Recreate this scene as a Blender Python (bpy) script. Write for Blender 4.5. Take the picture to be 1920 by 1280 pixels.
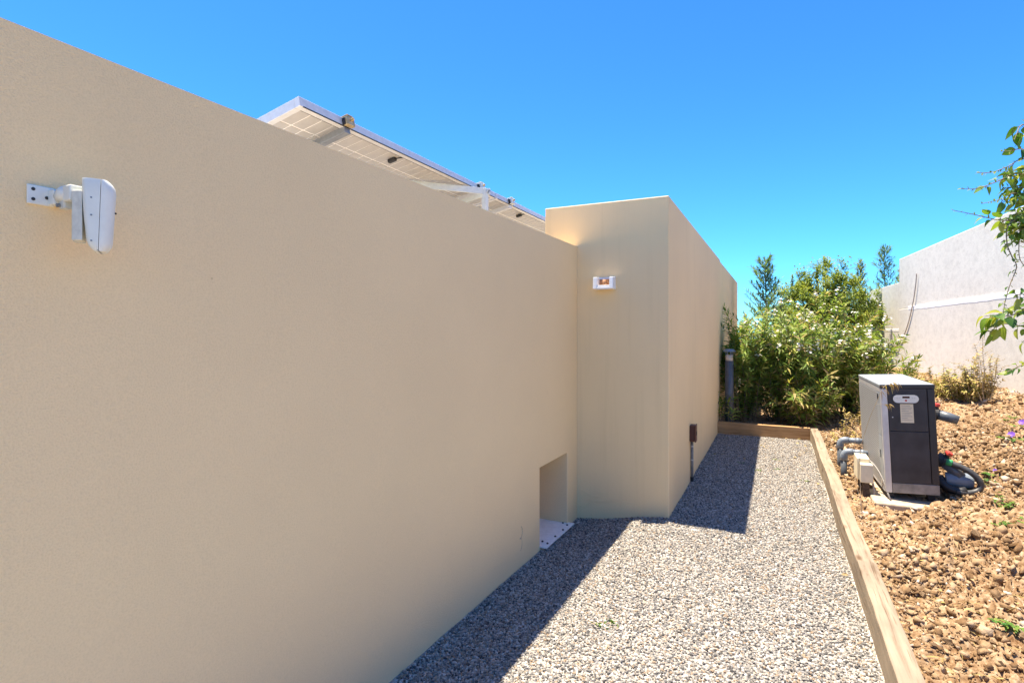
import bpy, bmesh, math, random
import numpy as np
from mathutils import Vector, Matrix

# ------------------------------------------------------------------ camera, sky, sun, exposure
for o in list(bpy.data.objects): bpy.data.objects.remove(o)
scene = bpy.context.scene
COL = scene.collection
R = math.radians
rng = np.random.default_rng(7)
random.seed(7)

cam_d = bpy.data.cameras.new('camera'); cam = bpy.data.objects.new('camera', cam_d); COL.objects.link(cam)
cam.location = (0, 0, 1.55); cam.rotation_euler = (R(90), 0, R(26.0))
cam_d.sensor_width = 36; cam_d.lens = 19.07; cam_d.shift_y = -0.0104; cam_d.clip_start = 0.05; cam_d.clip_end = 60000
scene.camera = cam

SUN = Vector((-0.594, 0.115, 2.67)).normalized()
world = bpy.data.worlds.new('World'); scene.world = world; world.use_nodes = True
wn = world.node_tree.nodes; wl = world.node_tree.links
sky = wn.new('ShaderNodeTexSky'); sky.sky_type = 'NISHITA'; sky.sun_disc = False
sky.sun_elevation = math.asin(SUN.z); sky.sun_rotation = math.atan2(SUN.x, SUN.y)
sky.air_density = 1.0; sky.dust_density = 0.1; sky.ozone_density = 6.0; sky.altitude = 100
bg = wn['Background']; bg.inputs['Strength'].default_value = 0.080
gm = wn.new('ShaderNodeGamma'); gm.inputs['Gamma'].default_value = 1.2          # the deep polarised blue of the photograph's sky
tn = wn.new('ShaderNodeMix'); tn.data_type = 'RGBA'; tn.blend_type = 'MULTIPLY'; tn.inputs[0].default_value = 1.0; tn.inputs[7].default_value = (0.29, 0.68, 0.96, 1)
wl.new(sky.outputs[0], gm.inputs['Color']); wl.new(gm.outputs[0], tn.inputs[6]); wl.new(tn.outputs[2], bg.inputs['Color'])

sd = bpy.data.lights.new('sun', 'SUN'); sd.energy = 5.0; sd.angle = R(0.53); sd.color = (1.0, 0.88, 0.70)
sun = bpy.data.objects.new('sun', sd); COL.objects.link(sun)
sun.rotation_euler = SUN.to_track_quat('Z', 'Y').to_euler()

scene.view_settings.view_transform = 'Standard'; scene.view_settings.look = 'None'
scene.view_settings.gamma = 1; scene.view_settings.use_curve_mapping = False
scene.view_settings.exposure = 1.47
scene.cycles.max_bounces = 8; scene.cycles.diffuse_bounces = 6

# ------------------------------------------------------------------ helpers
def tag(o, label=None, cat=None, group=None, kind=None):
    if label: o['label'] = label
    if cat: o['category'] = cat
    if group: o['group'] = group
    if kind: o['kind'] = kind
    return o

def empty(name, loc, rot=(0, 0, 0)):
    o = bpy.data.objects.new(name, None); COL.objects.link(o)
    o.location = loc; o.rotation_euler = rot; o.empty_display_size = 0.05
    return o

class MB:
    def __init__(s): s.v = []; s.f = []
    def add(s, v, f):
        n = len(s.v); s.v += [tuple(p) for p in v]; s.f += [tuple(i + n for i in q) for q in f]; return s
    def box(s, x0, x1, y0, y1, z0, z1, M=None):
        v = [(x, y, z) for x in (x0, x1) for y in (y0, y1) for z in (z0, z1)]
        if M is not None: v = [tuple(M @ Vector(p)) for p in v]
        return s.add(v, [(0, 1, 3, 2), (4, 6, 7, 5), (0, 4, 5, 1), (2, 3, 7, 6), (0, 2, 6, 4), (1, 5, 7, 3)])
    def bar(s, a, b, w, t, up=(0, 0, 1)):
        a = Vector(a); b = Vector(b); d = (b - a).normalized(); x = d.cross(Vector(up)).normalized(); z = x.cross(d)
        M = Matrix((x, d, z)).transposed().to_4x4(); M.translation = a
        return s.box(-w/2, w/2, 0, (b - a).length, -t/2, t/2, M)
    def tube(s, pts, r, n=8, r1=None, cap=True):
        pts = [Vector(p) for p in pts]; m = len(pts); r1 = r if r1 is None else r1
        base = len(s.v); prev = None
        for i, p in enumerate(pts):
            d = (pts[min(i+1, m-1)] - pts[max(i-1, 0)]).normalized()
            if prev is None: x = d.orthogonal().normalized()
            else:
                x = (prev - d * prev.dot(d))
                x = x.normalized() if x.length > 1e-6 else d.orthogonal().normalized()
            prev = x; y = d.cross(x)
            rr = r + (r1 - r) * i / max(m-1, 1)
            for k in range(n):
                a = 2*math.pi*k/n; s.v.append(tuple(p + (x*math.cos(a) + y*math.sin(a))*rr))
        for i in range(m-1):
            for k in range(n):
                s.f.append((base+i*n+k, base+i*n+(k+1) % n, base+(i+1)*n+(k+1) % n, base+(i+1)*n+k))
        if cap:
            s.f.append(tuple(base+k for k in range(n))[::-1]); s.f.append(tuple(base+(m-1)*n+k for k in range(n)))
        return s
    def prism(s, poly, a0, a1, axis='y'):
        # poly in the two remaining axes, extruded between a0 and a1 along the axis
        n = len(poly)
        def mk(p, a): return {'x': (a, p[0], p[1]), 'y': (p[0], a, p[1]), 'z': (p[0], p[1], a)}[axis]
        v = [mk(p, a0) for p in poly] + [mk(p, a1) for p in poly]
        f = [tuple(range(n))[::-1], tuple(range(n, 2*n))] + [(i, (i+1) % n, n+(i+1) % n, n+i) for i in range(n)]
        return s.add(v, f)
    def build(s, name, m, parent=None, smooth=False, bevel=0, seg=2, kind=None):
        me = bpy.data.meshes.new(name); me.from_pydata(s.v, [], s.f)
        bm = bmesh.new(); bm.from_mesh(me); bmesh.ops.recalc_face_normals(bm, faces=bm.faces); bm.to_mesh(me); bm.free()
        me.materials.append(m)
        o = bpy.data.objects.new(name, me); COL.objects.link(o)
        if parent: o.parent = parent
        if smooth:
            for p in me.polygons: p.use_smooth = True
        if bevel:
            b = o.modifiers.new('bevel', 'BEVEL'); b.width = bevel; b.segments = seg; b.limit_method = 'ANGLE'; b.angle_limit = R(40)
        if kind: o['kind'] = kind
        return o

def np_mesh(name, V, F, m, parent=None, tint=None, smooth=False):
    """V (n,3); F list of index arrays (k,3)/(k,4)"""
    me = bpy.data.meshes.new(name)
    me.vertices.add(len(V)); me.vertices.foreach_set('co', np.asarray(V, 'f').ravel())
    loops = np.concatenate([f.ravel() for f in F]); tot = np.concatenate([np.full(len(f), f.shape[1]) for f in F])
    st = np.concatenate([[0], np.cumsum(tot)[:-1]])
    me.loops.add(len(loops)); me.loops.foreach_set('vertex_index', loops.astype('i'))
    me.polygons.add(len(tot)); me.polygons.foreach_set('loop_start', st.astype('i'))
    me.update(calc_edges=True); me.validate()
    if tint is not None:
        a = me.attributes.new('tint', 'FLOAT', 'POINT'); a.data.foreach_set('value', np.asarray(tint, 'f'))
    if smooth: me.polygons.foreach_set('use_smooth', np.ones(len(tot), bool))
    me.materials.append(m)
    o = bpy.data.objects.new(name, me); COL.objects.link(o)
    if parent: o.parent = parent
    return o

def vnoise(x, y, seed, freq):
    """smooth value noise, vectorised"""
    g = np.random.default_rng(seed).random((256, 256))
    x = np.asarray(x)*freq + 1000.3; y = np.asarray(y)*freq + 1000.7
    xi = np.floor(x).astype(int); yi = np.floor(y).astype(int); fx = x - xi; fy = y - yi
    fx = fx*fx*(3-2*fx); fy = fy*fy*(3-2*fy)
    a = g[xi % 256, yi % 256]; b = g[(xi+1) % 256, yi % 256]; c = g[xi % 256, (yi+1) % 256]; d = g[(xi+1) % 256, (yi+1) % 256]
    return (a*(1-fx)+b*fx)*(1-fy) + (c*(1-fx)+d*fx)*fy - 0.5

# ------------------------------------------------------------------ materials
def newmat(name):
    m = bpy.data.materials.new(name); m.use_nodes = True
    return m, m.node_tree.nodes, m.node_tree.links, m.node_tree.nodes['Principled BSDF']

def ramp(n, stops, interp='LINEAR'):
    r = n.new('ShaderNodeValToRGB'); r.color_ramp.interpolation = interp
    e = r.color_ramp.elements
    while len(e) < len(stops): e.new(0.5)
    for k, (p, c) in zip(e, stops): k.position = p; k.color = (*c, 1)
    return r

def coords(n, l, scale=(1, 1, 1), space='Object'):
    t = n.new('ShaderNodeTexCoord'); mp = n.new('ShaderNodeMapping'); mp.inputs['Scale'].default_value = scale
    l.new(t.outputs[space], mp.inputs['Vector']); return mp.outputs[0]

def noise(n, l, vec, scale, detail=3, rough=0.55):
    t = n.new('ShaderNodeTexNoise'); t.inputs['Scale'].default_value = scale; t.inputs['Detail'].default_value = detail
    t.inputs['Roughness'].default_value = rough; l.new(vec, t.inputs['Vector']); return t

def bump(n, l, h, strength, dist, normal=None):
    b = n.new('ShaderNodeBump'); b.inputs['Strength'].default_value = strength; b.inputs['Distance'].default_value = dist
    l.new(h, b.inputs['Height'])
    if normal: l.new(normal, b.inputs['Normal'])
    return b

def mixc(n, l, fac, a, b, mode='MIX'):
    m = n.new('ShaderNodeMix'); m.data_type = 'RGBA'; m.blend_type = mode
    for s, val in ((m.inputs[0], fac), (m.inputs[6], a), (m.inputs[7], b)):
        if hasattr(val, 'links') or hasattr(val, 'is_linked'): l.new(val, s)
        elif isinstance(val, tuple): s.default_value = (*val, 1)
        else: s.default_value = val
    return m.outputs[2]

def plain(name, col, rough=0.5, metal=0.0, var=0.06, scale=30, bmp=0.0, bscale=200, spec=None):
    """a colour with a little wear and relief"""
    m, n, l, p = newmat(name); v = coords(n, l)
    t = noise(n, l, v, scale, 4)
    lo = tuple(c*(1-var*2) for c in col); hi = tuple(min(1, c*(1+var)) for c in col)
    r = ramp(n, [(0.3, lo), (0.6, col), (0.8, hi)]); l.new(t.outputs[0], r.inputs[0])
    l.new(r.outputs[0], p.inputs['Base Color']); p.inputs['Roughness'].default_value = rough; p.inputs['Metallic'].default_value = metal
    if spec is not None: p.inputs['Specular IOR Level'].default_value = spec
    if bmp:
        t2 = noise(n, l, v, bscale, 2); b = bump(n, l, t2.outputs[0], bmp, 0.002); l.new(b.outputs[0], p.inputs['Normal'])
    return m

def stucco(name, col, grain=260, strength=0.45, streak=0.0, mottle=0.0):
    m, n, l, p = newmat(name); v = coords(n, l)
    big = noise(n, l, v, 0.9, 4); fine = noise(n, l, v, grain, 3, 0.6); med = noise(n, l, v, 38, 3)
    c = mixc(n, l, big.outputs[0], tuple(x*0.90 for x in col), tuple(min(1, x*1.06) for x in col))
    r = ramp(n, [(0.32, (0.93, 0.93, 0.93)), (0.6, (1, 1, 1))]); l.new(fine.outputs[0], r.inputs[0])
    c = mixc(n, l, 1.0, c, r.outputs[0], 'MULTIPLY')
    vs = coords(n, l, (9, 9, 0.35)); st = noise(n, l, vs, 1.6, 5, 0.65)
    rs = ramp(n, [(0.52, (1, 1, 1)), (0.75, (0.86, 0.85, 0.82))]); l.new(st.outputs[0], rs.inputs[0])
    c = mixc(n, l, streak, c, mixc(n, l, 1.0, c, rs.outputs[0], 'MULTIPLY'))
    # specks of dirt
    vo = n.new('ShaderNodeTexVoronoi'); vo.inputs['Scale'].default_value = 3.2; l.new(v, vo.inputs['Vector'])
    rv = ramp(n, [(0.006, (0.62, 0.58, 0.5)), (0.016, (1, 1, 1))]); l.new(vo.outputs['Distance'], rv.inputs[0])
    c = mixc(n, l, 0.6, c, mixc(n, l, 1.0, c, rv.outputs[0], 'MULTIPLY'))
    if mottle:   # trowelled patches of lighter and darker render
        mo = noise(n, l, coords(n, l, (1, 1, 1.6)), 5.5, 7, 0.75); rm = ramp(n, [(0.36, (0.88, 0.875, 0.87)), (0.5, (0.99, 0.99, 0.99)), (0.64, (1.06, 1.06, 1.06))]); l.new(mo.outputs[0], rm.inputs[0])
        c = mixc(n, l, 1.0, c, rm.outputs[0], 'MULTIPLY')
        med.inputs['Scale'].default_value = 14
    l.new(c, p.inputs['Base Color']); p.inputs['Roughness'].default_value = 0.9; p.inputs['Specular IOR Level'].default_value = 0.25
    b1 = bump(n, l, med.outputs[0], 0.25, 0.004); b2 = bump(n, l, fine.outputs[0], strength, 0.003, b1.outputs[0])
    l.new(b2.outputs[0], p.inputs['Normal'])
    return m

def leafmat(name, stops, trans=0.42, rough=0.5):
    m, n, l, p = newmat(name)
    a = n.new('ShaderNodeAttribute'); a.attribute_name = 'tint'
    r = ramp(n, stops); l.new(a.outputs['Fac'], r.inputs[0])
    l.new(r.outputs[0], p.inputs['Base Color']); p.inputs['Roughness'].default_value = rough; p.inputs['Specular IOR Level'].default_value = 0.35
    tr = n.new('ShaderNodeBsdfTranslucent'); l.new(mixc(n, l, 1.0, r.outputs[0], (1.0, 1.0, 0.55), 'MULTIPLY'), tr.inputs['Color'])
    mx = n.new('ShaderNodeMixShader'); mx.inputs[0].default_value = trans
    l.new(p.outputs[0], mx.inputs[1]); l.new(tr.outputs[0], mx.inputs[2]); l.new(mx.outputs[0], n['Material Output'].inputs['Surface'])
    return m

def objleaf(name, stops, trans=0.48):
    m, n, l, p = newmat(name)
    a = n.new('ShaderNodeObjectInfo')
    r = ramp(n, stops); l.new(a.outputs['Random'], r.inputs[0])
    l.new(r.outputs[0], p.inputs['Base Color']); p.inputs['Roughness'].default_value = 0.4
    tr = n.new('ShaderNodeBsdfTranslucent'); l.new(mixc(n, l, 1.0, r.outputs[0], (1.0, 1.0, 0.5), 'MULTIPLY'), tr.inputs['Color'])
    mx = n.new('ShaderNodeMixShader'); mx.inputs[0].default_value = trans
    l.new(p.outputs[0], mx.inputs[1]); l.new(tr.outputs[0], mx.inputs[2]); l.new(mx.outputs[0], n['Material Output'].inputs['Surface'])
    return m

def wood(name, col, dark, axis='y'):
    m, n, l, p = newmat(name)
    sc = {'y': (22, 1.1, 22), 'x': (1.1, 22, 22)}[axis]
    v = coords(n, l, sc); t = noise(n, l, v, 1.4, 6, 0.65); t.inputs['Distortion'].default_value = 0.6
    v2 = coords(n, l); t2 = noise(n, l, v2, 2.5, 3)
    r = ramp(n, [(0.28, dark), (0.45, tuple(c*0.85 for c in col)), (0.62, col), (0.8, tuple(min(1, c*1.12) for c in col))]); l.new(t.outputs[0], r.inputs[0])
    g = ramp(n, [(0.35, (0.8, 0.78, 0.76)), (0.65, (1.06, 1.03, 1.0))]); l.new(t2.outputs[0], g.inputs[0])
    c = mixc(n, l, 1.0, r.outputs[0], g.outputs[0], 'MULTIPLY')
    # knots
    vo = n.new('ShaderNodeTexVoronoi'); vo.inputs['Scale'].default_value = 1.0
    l.new(coords(n, l, {'y': (7, 2.2, 7), 'x': (2.2, 7, 7)}[axis]), vo.inputs['Vector'])
    k = ramp(n, [(0.05, (0.35, 0.2, 0.1)), (0.16, (1, 1, 1))]); l.new(vo.outputs['Distance'], k.inputs[0])
    c = mixc(n, l, 0.75, c, mixc(n, l, 1.0, c, k.outputs[0], 'MULTIPLY'))
    v3 = coords(n, l, {'y': (60, 2.2, 60), 'x': (2.2, 60, 60)}[axis]); t3 = noise(n, l, v3, 1.0, 4, 0.6)
    ck = ramp(n, [(0.30, (0.45, 0.38, 0.32)), (0.40, (1, 1, 1))]); l.new(t3.outputs[0], ck.inputs[0])
    c = mixc(n, l, 0.8, c, mixc(n, l, 1.0, c, ck.outputs[0], 'MULTIPLY'))
    l.new(c, p.inputs['Base Color']); p.inputs['Roughness'].default_value = 0.85; p.inputs['Specular IOR Level'].default_value = 0.2
    b = bump(n, l, t.outputs[0], 0.5, 0.006); l.new(b.outputs[0], p.inputs['Normal'])
    return m

CREAM = (0.90, 0.685, 0.39)
M = {}
M['wall'] = stucco('cream_stucco', CREAM, 190, 0.85)
M['wall_streaked'] = stucco('streaked_cream_stucco', CREAM, 190, 0.7, 0.4)
M['grey_render'] = stucco('grey_render', (0.72, 0.68, 0.60), 40, 1.0, 0.1, 1.0)
M['white_plaster'] = plain('white_plaster', (0.86, 0.85, 0.83), 0.85, bmp=0.3, bscale=60)
M['roof'] = plain('roof_membrane', (0.62, 0.58, 0.52), 0.9, var=0.1, scale=5)
M['white_plastic'] = plain('white_plastic', (0.76, 0.77, 0.70), 0.35, var=0.03)
M['aged_plastic'] = plain('aged_white_plastic', (0.68, 0.68, 0.60), 0.4, var=0.08, scale=60)
M['black_hole'] = plain('dark_recess', (0.03, 0.03, 0.03), 0.7)
M['lamp_white'] = plain('lamp_white_paint', (0.86, 0.86, 0.85), 0.6, var=0.02)
M['terracotta'] = plain('brown_ceramic', (0.42, 0.2, 0.09), 0.6, var=0.2, scale=40)
M['brown_plastic'] = plain('brown_plastic', (0.10, 0.028, 0.02), 0.45)
M['grey_tube'] = plain('grey_conduit', (0.26, 0.24, 0.22), 0.5, var=0.15, scale=20)
M['alu'] = plain('aluminium', (0.66, 0.67, 0.68), 0.5, 0.25, var=0.05)
M['alu_dark'] = plain('shadowed_aluminium', (0.25, 0.27, 0.29), 0.45, 0.5, var=0.1)  # rail shade put into the colour; screws and bolts share this dark metal
M['zinc'] = plain('pale_painted_steel', (0.66, 0.70, 0.68), 0.5, 0.2, var=0.05)
M['brass'] = plain('yellowed_zinc', (0.55, 0.43, 0.24), 0.5, 0.5, var=0.25, scale=80)
M['backsheet'] = plain('panel_backsheet', (0.86, 0.86, 0.86), 0.6, var=0.02)
M['cell'] = plain('panel_cell_back', (0.47, 0.46, 0.45), 0.5, var=0.05, scale=14)
M['pv_glass'] = plain('panel_glass', (0.015, 0.02, 0.045), 0.12, var=0.1)
M['rubber'] = plain('black_rubber', (0.02, 0.02, 0.022), 0.55)
M['pvc'] = plain('grey_pvc', (0.20, 0.235, 0.28), 0.35, var=0.08)
M['pvc_dark'] = plain('dark_grey_pvc', (0.10, 0.115, 0.135), 0.4, var=0.12, scale=12)
M['pvc_light'] = plain('pale_pvc_collar', (0.62, 0.56, 0.50), 0.5, var=0.1)
M['charcoal'] = plain('charcoal_panel', (0.038, 0.036, 0.042), 0.5, var=0.25, scale=7, bmp=0.2, bscale=300)
M['navy'] = plain('dark_trim', (0.022, 0.023, 0.03), 0.4)
M['silver'] = plain('silver_sheet', (0.60, 0.60, 0.60), 0.42, 0.35, var=0.06, scale=12)
M['lid'] = plain('grey_painted_lid', (0.40, 0.44, 0.47), 0.4, 0.2, var=0.06, scale=10)
M['skirt'] = plain('dusty_grey_sheet', (0.28, 0.265, 0.25), 0.55, 0.3, var=0.2, scale=14)
M['beige_plastic'] = plain('beige_plastic', (0.72, 0.64, 0.46), 0.5, var=0.05)
M['dark_wood'] = plain('dark_wood', (0.10, 0.065, 0.04), 0.85, var=0.3, scale=40)
M['concrete'] = plain('dusty_concrete', (0.46, 0.38, 0.28), 0.92, var=0.18, scale=16, bmp=0.6, bscale=90)
M['red'] = plain('red_plastic', (0.55, 0.045, 0.03), 0.45)
M['green_plastic'] = plain('green_tape', (0.05, 0.35, 0.12), 0.5)
M['hose'] = plain('grey_black_hose', (0.06, 0.06, 0.06), 0.5, var=0.2)
M['cable'] = plain('weathered_cable', (0.40, 0.34, 0.29), 0.7, var=0.15)
M['timber'] = wood('weathered_softwood', (0.33, 0.27, 0.20), (0.16, 0.11, 0.07), 'y')
M['timber_x'] = wood('orange_softwood', (0.50, 0.31, 0.15), (0.22, 0.11, 0.05), 'x')
M['bark'] = plain('stem_bark', (0.20, 0.16, 0.10), 0.9, var=0.25, scale=40)
M['twig'] = plain('pale_twig', (0.26, 0.20, 0.12), 0.8, var=0.2)
M['straw'] = plain('dry_straw', (0.62, 0.50, 0.33), 0.8, var=0.12)
M['galv'] = plain('galvanised_post', (0.35, 0.36, 0.36), 0.5, 0.5)
M['glass_dark'] = plain('display_glass', (0.04, 0.012, 0.012), 0.2)
M['grey_print'] = plain('grey_print', (0.33, 0.31, 0.27), 0.7)

M['oleander'] = leafmat('oleander_leaf', [(0.0, (0.08, 0.16, 0.034)), (0.4, (0.20, 0.31, 0.055)), (0.7, (0.38, 0.45, 0.095)), (0.86, (0.46, 0.42, 0.13)), (1.0, (0.52, 0.37, 0.19))])
M['bush'] = leafmat('bright_tree_leaf', [(0.0, (0.10, 0.16, 0.03)), (0.5, (0.25, 0.32, 0.06)), (1.0, (0.44, 0.46, 0.11))], 0.4)
M['feather'] = leafmat('blue_green_needle', [(0.0, (0.09, 0.19, 0.095)), (0.6, (0.19, 0.31, 0.12)), (1.0, (0.32, 0.43, 0.12))], 0.3)
M['dryweed'] = leafmat('dry_weed_leaf', [(0.0, (0.17, 0.19, 0.04)), (0.35, (0.38, 0.34, 0.08)), (0.7, (0.50, 0.38, 0.15)), (1.0, (0.40, 0.27, 0.15))], 0.25, 0.8)
M['seedling'] = leafmat('seedling_leaf', [(0.0, (0.05, 0.15, 0.025)), (0.6, (0.13, 0.24, 0.03)), (1.0, (0.26, 0.29, 0.05))], 0.35)
M['petal'] = plain('white_petal', (0.86, 0.83, 0.74), 0.7, var=0.06, scale=8)
M['purple'] = plain('purple_petal', (0.17, 0.06, 0.42), 0.6)
M['vineleaf'] = objleaf('glossy_ovate_leaf', [(0.0, (0.05, 0.13, 0.022)), (0.5, (0.15, 0.28, 0.032)), (0.8, (0.31, 0.39, 0.045)), (1.0, (0.44, 0.44, 0.07))])
M['vinetwig'] = leafmat('small_twig_leaf', [(0.0, (0.06, 0.13, 0.03)), (0.6, (0.19, 0.29, 0.05)), (1.0, (0.38, 0.42, 0.08))], 0.42)

# earth: dry ochre ground with paler crumbs
def earthmat(name, attr):
    m, n, l, p = newmat(name); v = coords(n, l)
    t = noise(n, l, v, 1.3, 5, 0.6); t2 = noise(n, l, v, 26, 5, 0.7)
    a = ramp(n, [(0.34, (0.12, 0.065, 0.03)), (0.46, (0.26, 0.17, 0.095)), (0.58, (0.37, 0.275, 0.175)), (0.72, (0.50, 0.42, 0.33))])
    l.new(t2.outputs[0], a.inputs[0])
    b = ramp(n, [(0.35, (0.70, 0.64, 0.58)), (0.65, (1.12, 1.08, 1.04))]); l.new(t.outputs[0], b.inputs[0])
    c = mixc(n, l, 1.0, a.outputs[0], b.outputs[0], 'MULTIPLY')
    if attr:
        at = n.new('ShaderNodeAttribute'); at.attribute_name = 'tint'
        r = ramp(n, [(0.0, (0.10, 0.053, 0.024)), (0.3, (0.22, 0.135, 0.066)), (0.6, (0.36, 0.25, 0.145)), (0.85, (0.49, 0.385, 0.27)), (1.0, (0.64, 0.58, 0.50))])
        l.new(at.outputs['Fac'], r.inputs[0]); c = mixc(n, l, 0.75, c, r.outputs[0])
    l.new(c, p.inputs['Base Color']); p.inputs['Roughness'].default_value = 0.95; p.inputs['Specular IOR Level'].default_value = 0.15
    bb = bump(n, l, t2.outputs[0], 0.8, 0.012); l.new(bb.outputs[0], p.inputs['Normal'])
    return m
M['earth'] = earthmat('dry_ochre_earth', False)
M['crumb'] = earthmat('earth_crumb', True)

def pebblemat():
    m, n, l, p = newmat('mixed_pebble')
    a = n.new('ShaderNodeObjectInfo')
    r = ramp(n, [(0.0, (0.075, 0.072, 0.07)), (0.12, (0.16, 0.155, 0.148)), (0.30, (0.24, 0.225, 0.20)), (0.50, (0.32, 0.29, 0.25)), (0.64, (0.31, 0.23, 0.155)), (0.72, (0.40, 0.365, 0.32)), (0.90, (0.50, 0.475, 0.43))], 'CONSTANT')
    l.new(a.outputs['Random'], r.inputs[0]); v = coords(n, l); t = noise(n, l, v, 1.5, 3)
    g = ramp(n, [(0.3, (0.85, 0.85, 0.85)), (0.7, (1.05, 1.05, 1.05))]); l.new(t.outputs[0], g.inputs[0])
    l.new(mixc(n, l, 1.0, r.outputs[0], g.outputs[0], 'MULTIPLY'), p.inputs['Base Color'])
    p.inputs['Roughness'].default_value = 0.75; p.inputs['Specular IOR Level'].default_value = 0.25
    return m
M['pebble'] = pebblemat()
def bedmat():
    m, n, l, p = newmat('gravel_bed'); v = coords(n, l)
    vo = n.new('ShaderNodeTexVoronoi'); vo.inputs['Scale'].default_value = 75; l.new(v, vo.inputs['Vector'])
    sp = n.new('ShaderNodeSeparateColor'); l.new(vo.outputs['Color'], sp.inputs[0])
    r = ramp(n, [(0.0, (0.10, 0.10, 0.11)), (0.25, (0.24, 0.24, 0.24)), (0.5, (0.42, 0.40, 0.36)), (0.75, (0.45, 0.36, 0.27)), (0.85, (0.64, 0.61, 0.57))]); l.new(sp.outputs[0], r.inputs[0])
    l.new(r.outputs[0], p.inputs['Base Color']); p.inputs['Roughness'].default_value = 0.9
    b = bump(n, l, vo.outputs['Distance'], 1.0, -0.01); l.new(b.outputs[0], p.inputs['Normal'])
    return m
M['bed'] = bedmat()
M['far'] = plain('far_scrubland', (0.16, 0.15, 0.085), 0.95, var=0.35, scale=0.02)
m, n, l, p = newmat('sea_water'); p.inputs['Base Color'].default_value = (0.02, 0.07, 0.13, 1); p.inputs['Roughness'].default_value = 0.25
t = noise(n, l, coords(n, l), 0.05, 4); l.new(bump(n, l, t.outputs[0], 0.3, 2.0).outputs[0], p.inputs['Normal']); M['sea'] = m

# perforated metal: fine round holes in rows
def perfmat():
    m, n, l, p = newmat('perforated_sheet')
    tc = n.new('ShaderNodeTexCoord'); sp = n.new('ShaderNodeSeparateXYZ'); l.new(tc.outputs['Object'], sp.inputs[0])
    def cell(out, off=0.0):
        a = n.new('ShaderNodeMath'); a.operation = 'MULTIPLY_ADD'; l.new(out, a.inputs[0]); a.inputs[1].default_value = 1/0.019; a.inputs[2].default_value = off
        b = n.new('ShaderNodeMath'); b.operation = 'FRACT'; l.new(a.outputs[0], b.inputs[0])
        c = n.new('ShaderNodeMath'); c.operation = 'SUBTRACT'; l.new(b.outputs[0], c.inputs[0]); c.inputs[1].default_value = 0.5
        d = n.new('ShaderNodeMath'); d.operation = 'POWER'; l.new(c.outputs[0], d.inputs[0]); d.inputs[1].default_value = 2; return d.outputs[0]
    s = n.new('ShaderNodeMath'); s.operation = 'ADD'; l.new(cell(sp.outputs[1]), s.inputs[0]); l.new(cell(sp.outputs[2]), s.inputs[1])
    r = ramp(n, [(0.085, (0.14, 0.145, 0.15)), (0.11, (0.46, 0.475, 0.49))]); l.new(s.outputs[0], r.inputs[0])
    l.new(r.outputs[0], p.inputs['Base Color']); p.inputs['Roughness'].default_value = 0.45; p.inputs['Metallic'].default_value = 0.25
    b = bump(n, l, s.outputs[0], 0.5, 0.01); l.new(b.outputs[0], p.inputs['Normal'])
    return m
M['perf'] = perfmat()

# ------------------------------------------------------------------ ground, sea
def gravel_z(x, y):
    x = np.asarray(x, float); y = np.asarray(y, float)
    t = np.clip((x + 1.62)/0.85, 0, 1); t = t*t*(3-2*t)
    return -0.11 + 0.11*t + 0.012*vnoise(x, y, 3, 1.7) + 0.008*vnoise(x, y, 4, 5)

def soil_z(x, y, rough=True):
    x = np.asarray(x, float); y = np.asarray(y, float)
    base = np.interp(x, [-1, 0.53, 0.95, 1.25, 1.7, 2.2, 3.0, 4.2], [0.10, 0.10, 0.10, 0.15, 0.30, 0.44, 0.60, 0.70])
    near = np.interp(y, [1.5, 4.5, 5.2, 6.8, 8.0], [0.06, 0.04, 0.0, 0.0, 0.02])
    base = base + near*np.clip((x-0.6)/0.5, 0, 1)
    z = base + 0.07*vnoise(x, y, 11, 1.3)*np.clip((x-0.5)/0.6, 0.2, 1)
    if rough:
        z = z + 0.07*vnoise(x, y, 12, 4) + 0.06*np.abs(vnoise(x, y, 13, 8)) + 0.045*vnoise(x, y, 14, 17) + 0.05*vnoise(x+0.4*y, y-0.4*x, 15, 31) + 0.03*vnoise(x, y, 16, 62)
    # keep the bed below the timber top beside it
    w = np.clip((x-0.53)/0.35, 0, 1)
    return np.where(y < 8.9, z*w + np.minimum(z, 0.125)*(1-w), z)

def sheet(name, x0, x1, y0, y1, step, zf, m, stepy=None):
    xs = np.linspace(x0, x1, int((x1-x0)/step)+2); ys = np.linspace(y0, y1, int((y1-y0)/(stepy or step))+2)
    X, Y = np.meshgrid(xs, ys, indexing='ij'); Z = zf(X, Y)
    nx, ny = X.shape; V = np.stack([X.ravel(), Y.ravel(), Z.ravel()], 1)
    i = (np.arange(nx-1)[:, None]*ny + np.arange(ny-1)[None]).ravel()
    o = np_mesh(name, V, [np.stack([i, i+ny, i+ny+1, i+1], 1)], m, smooth=True); o['kind'] = 'structure'; return o

def far_z(X, Y):
    r = np.hypot(X, Y); return np.interp(r, [0, 45, 120, 400, 1200, 4000], [-0.45, -0.7, -14, -60, -118, -124]) + np.clip((r-60)/200, 0, 1)*12*vnoise(X, Y, 31, 0.008)
def polar_ground():
    rs = np.array([0, 8, 20, 35, 50, 70, 100, 150, 220, 320, 450, 650, 900, 1300, 2200, 4000.]); th = np.linspace(0, 2*math.pi, 73)[:-1]
    V = []; 
    for r in rs:
        for a in th: V.append((r*math.cos(a), r*math.sin(a)))
    V = np.array(V); Z = far_z(V[:, 0], V[:, 1]); F = []
    k = len(th)
    for i in range(len(rs)-1):
        for j in range(k): F.append((i*k+j, (i+1)*k+j, (i+1)*k+(j+1) % k, i*k+(j+1) % k))
    o = np_mesh('ground', np.column_stack([V, Z]), [np.array(F)], M['far'], smooth=True); o['kind'] = 'structure'
polar_ground()
mb = MB(); k = 64
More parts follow.
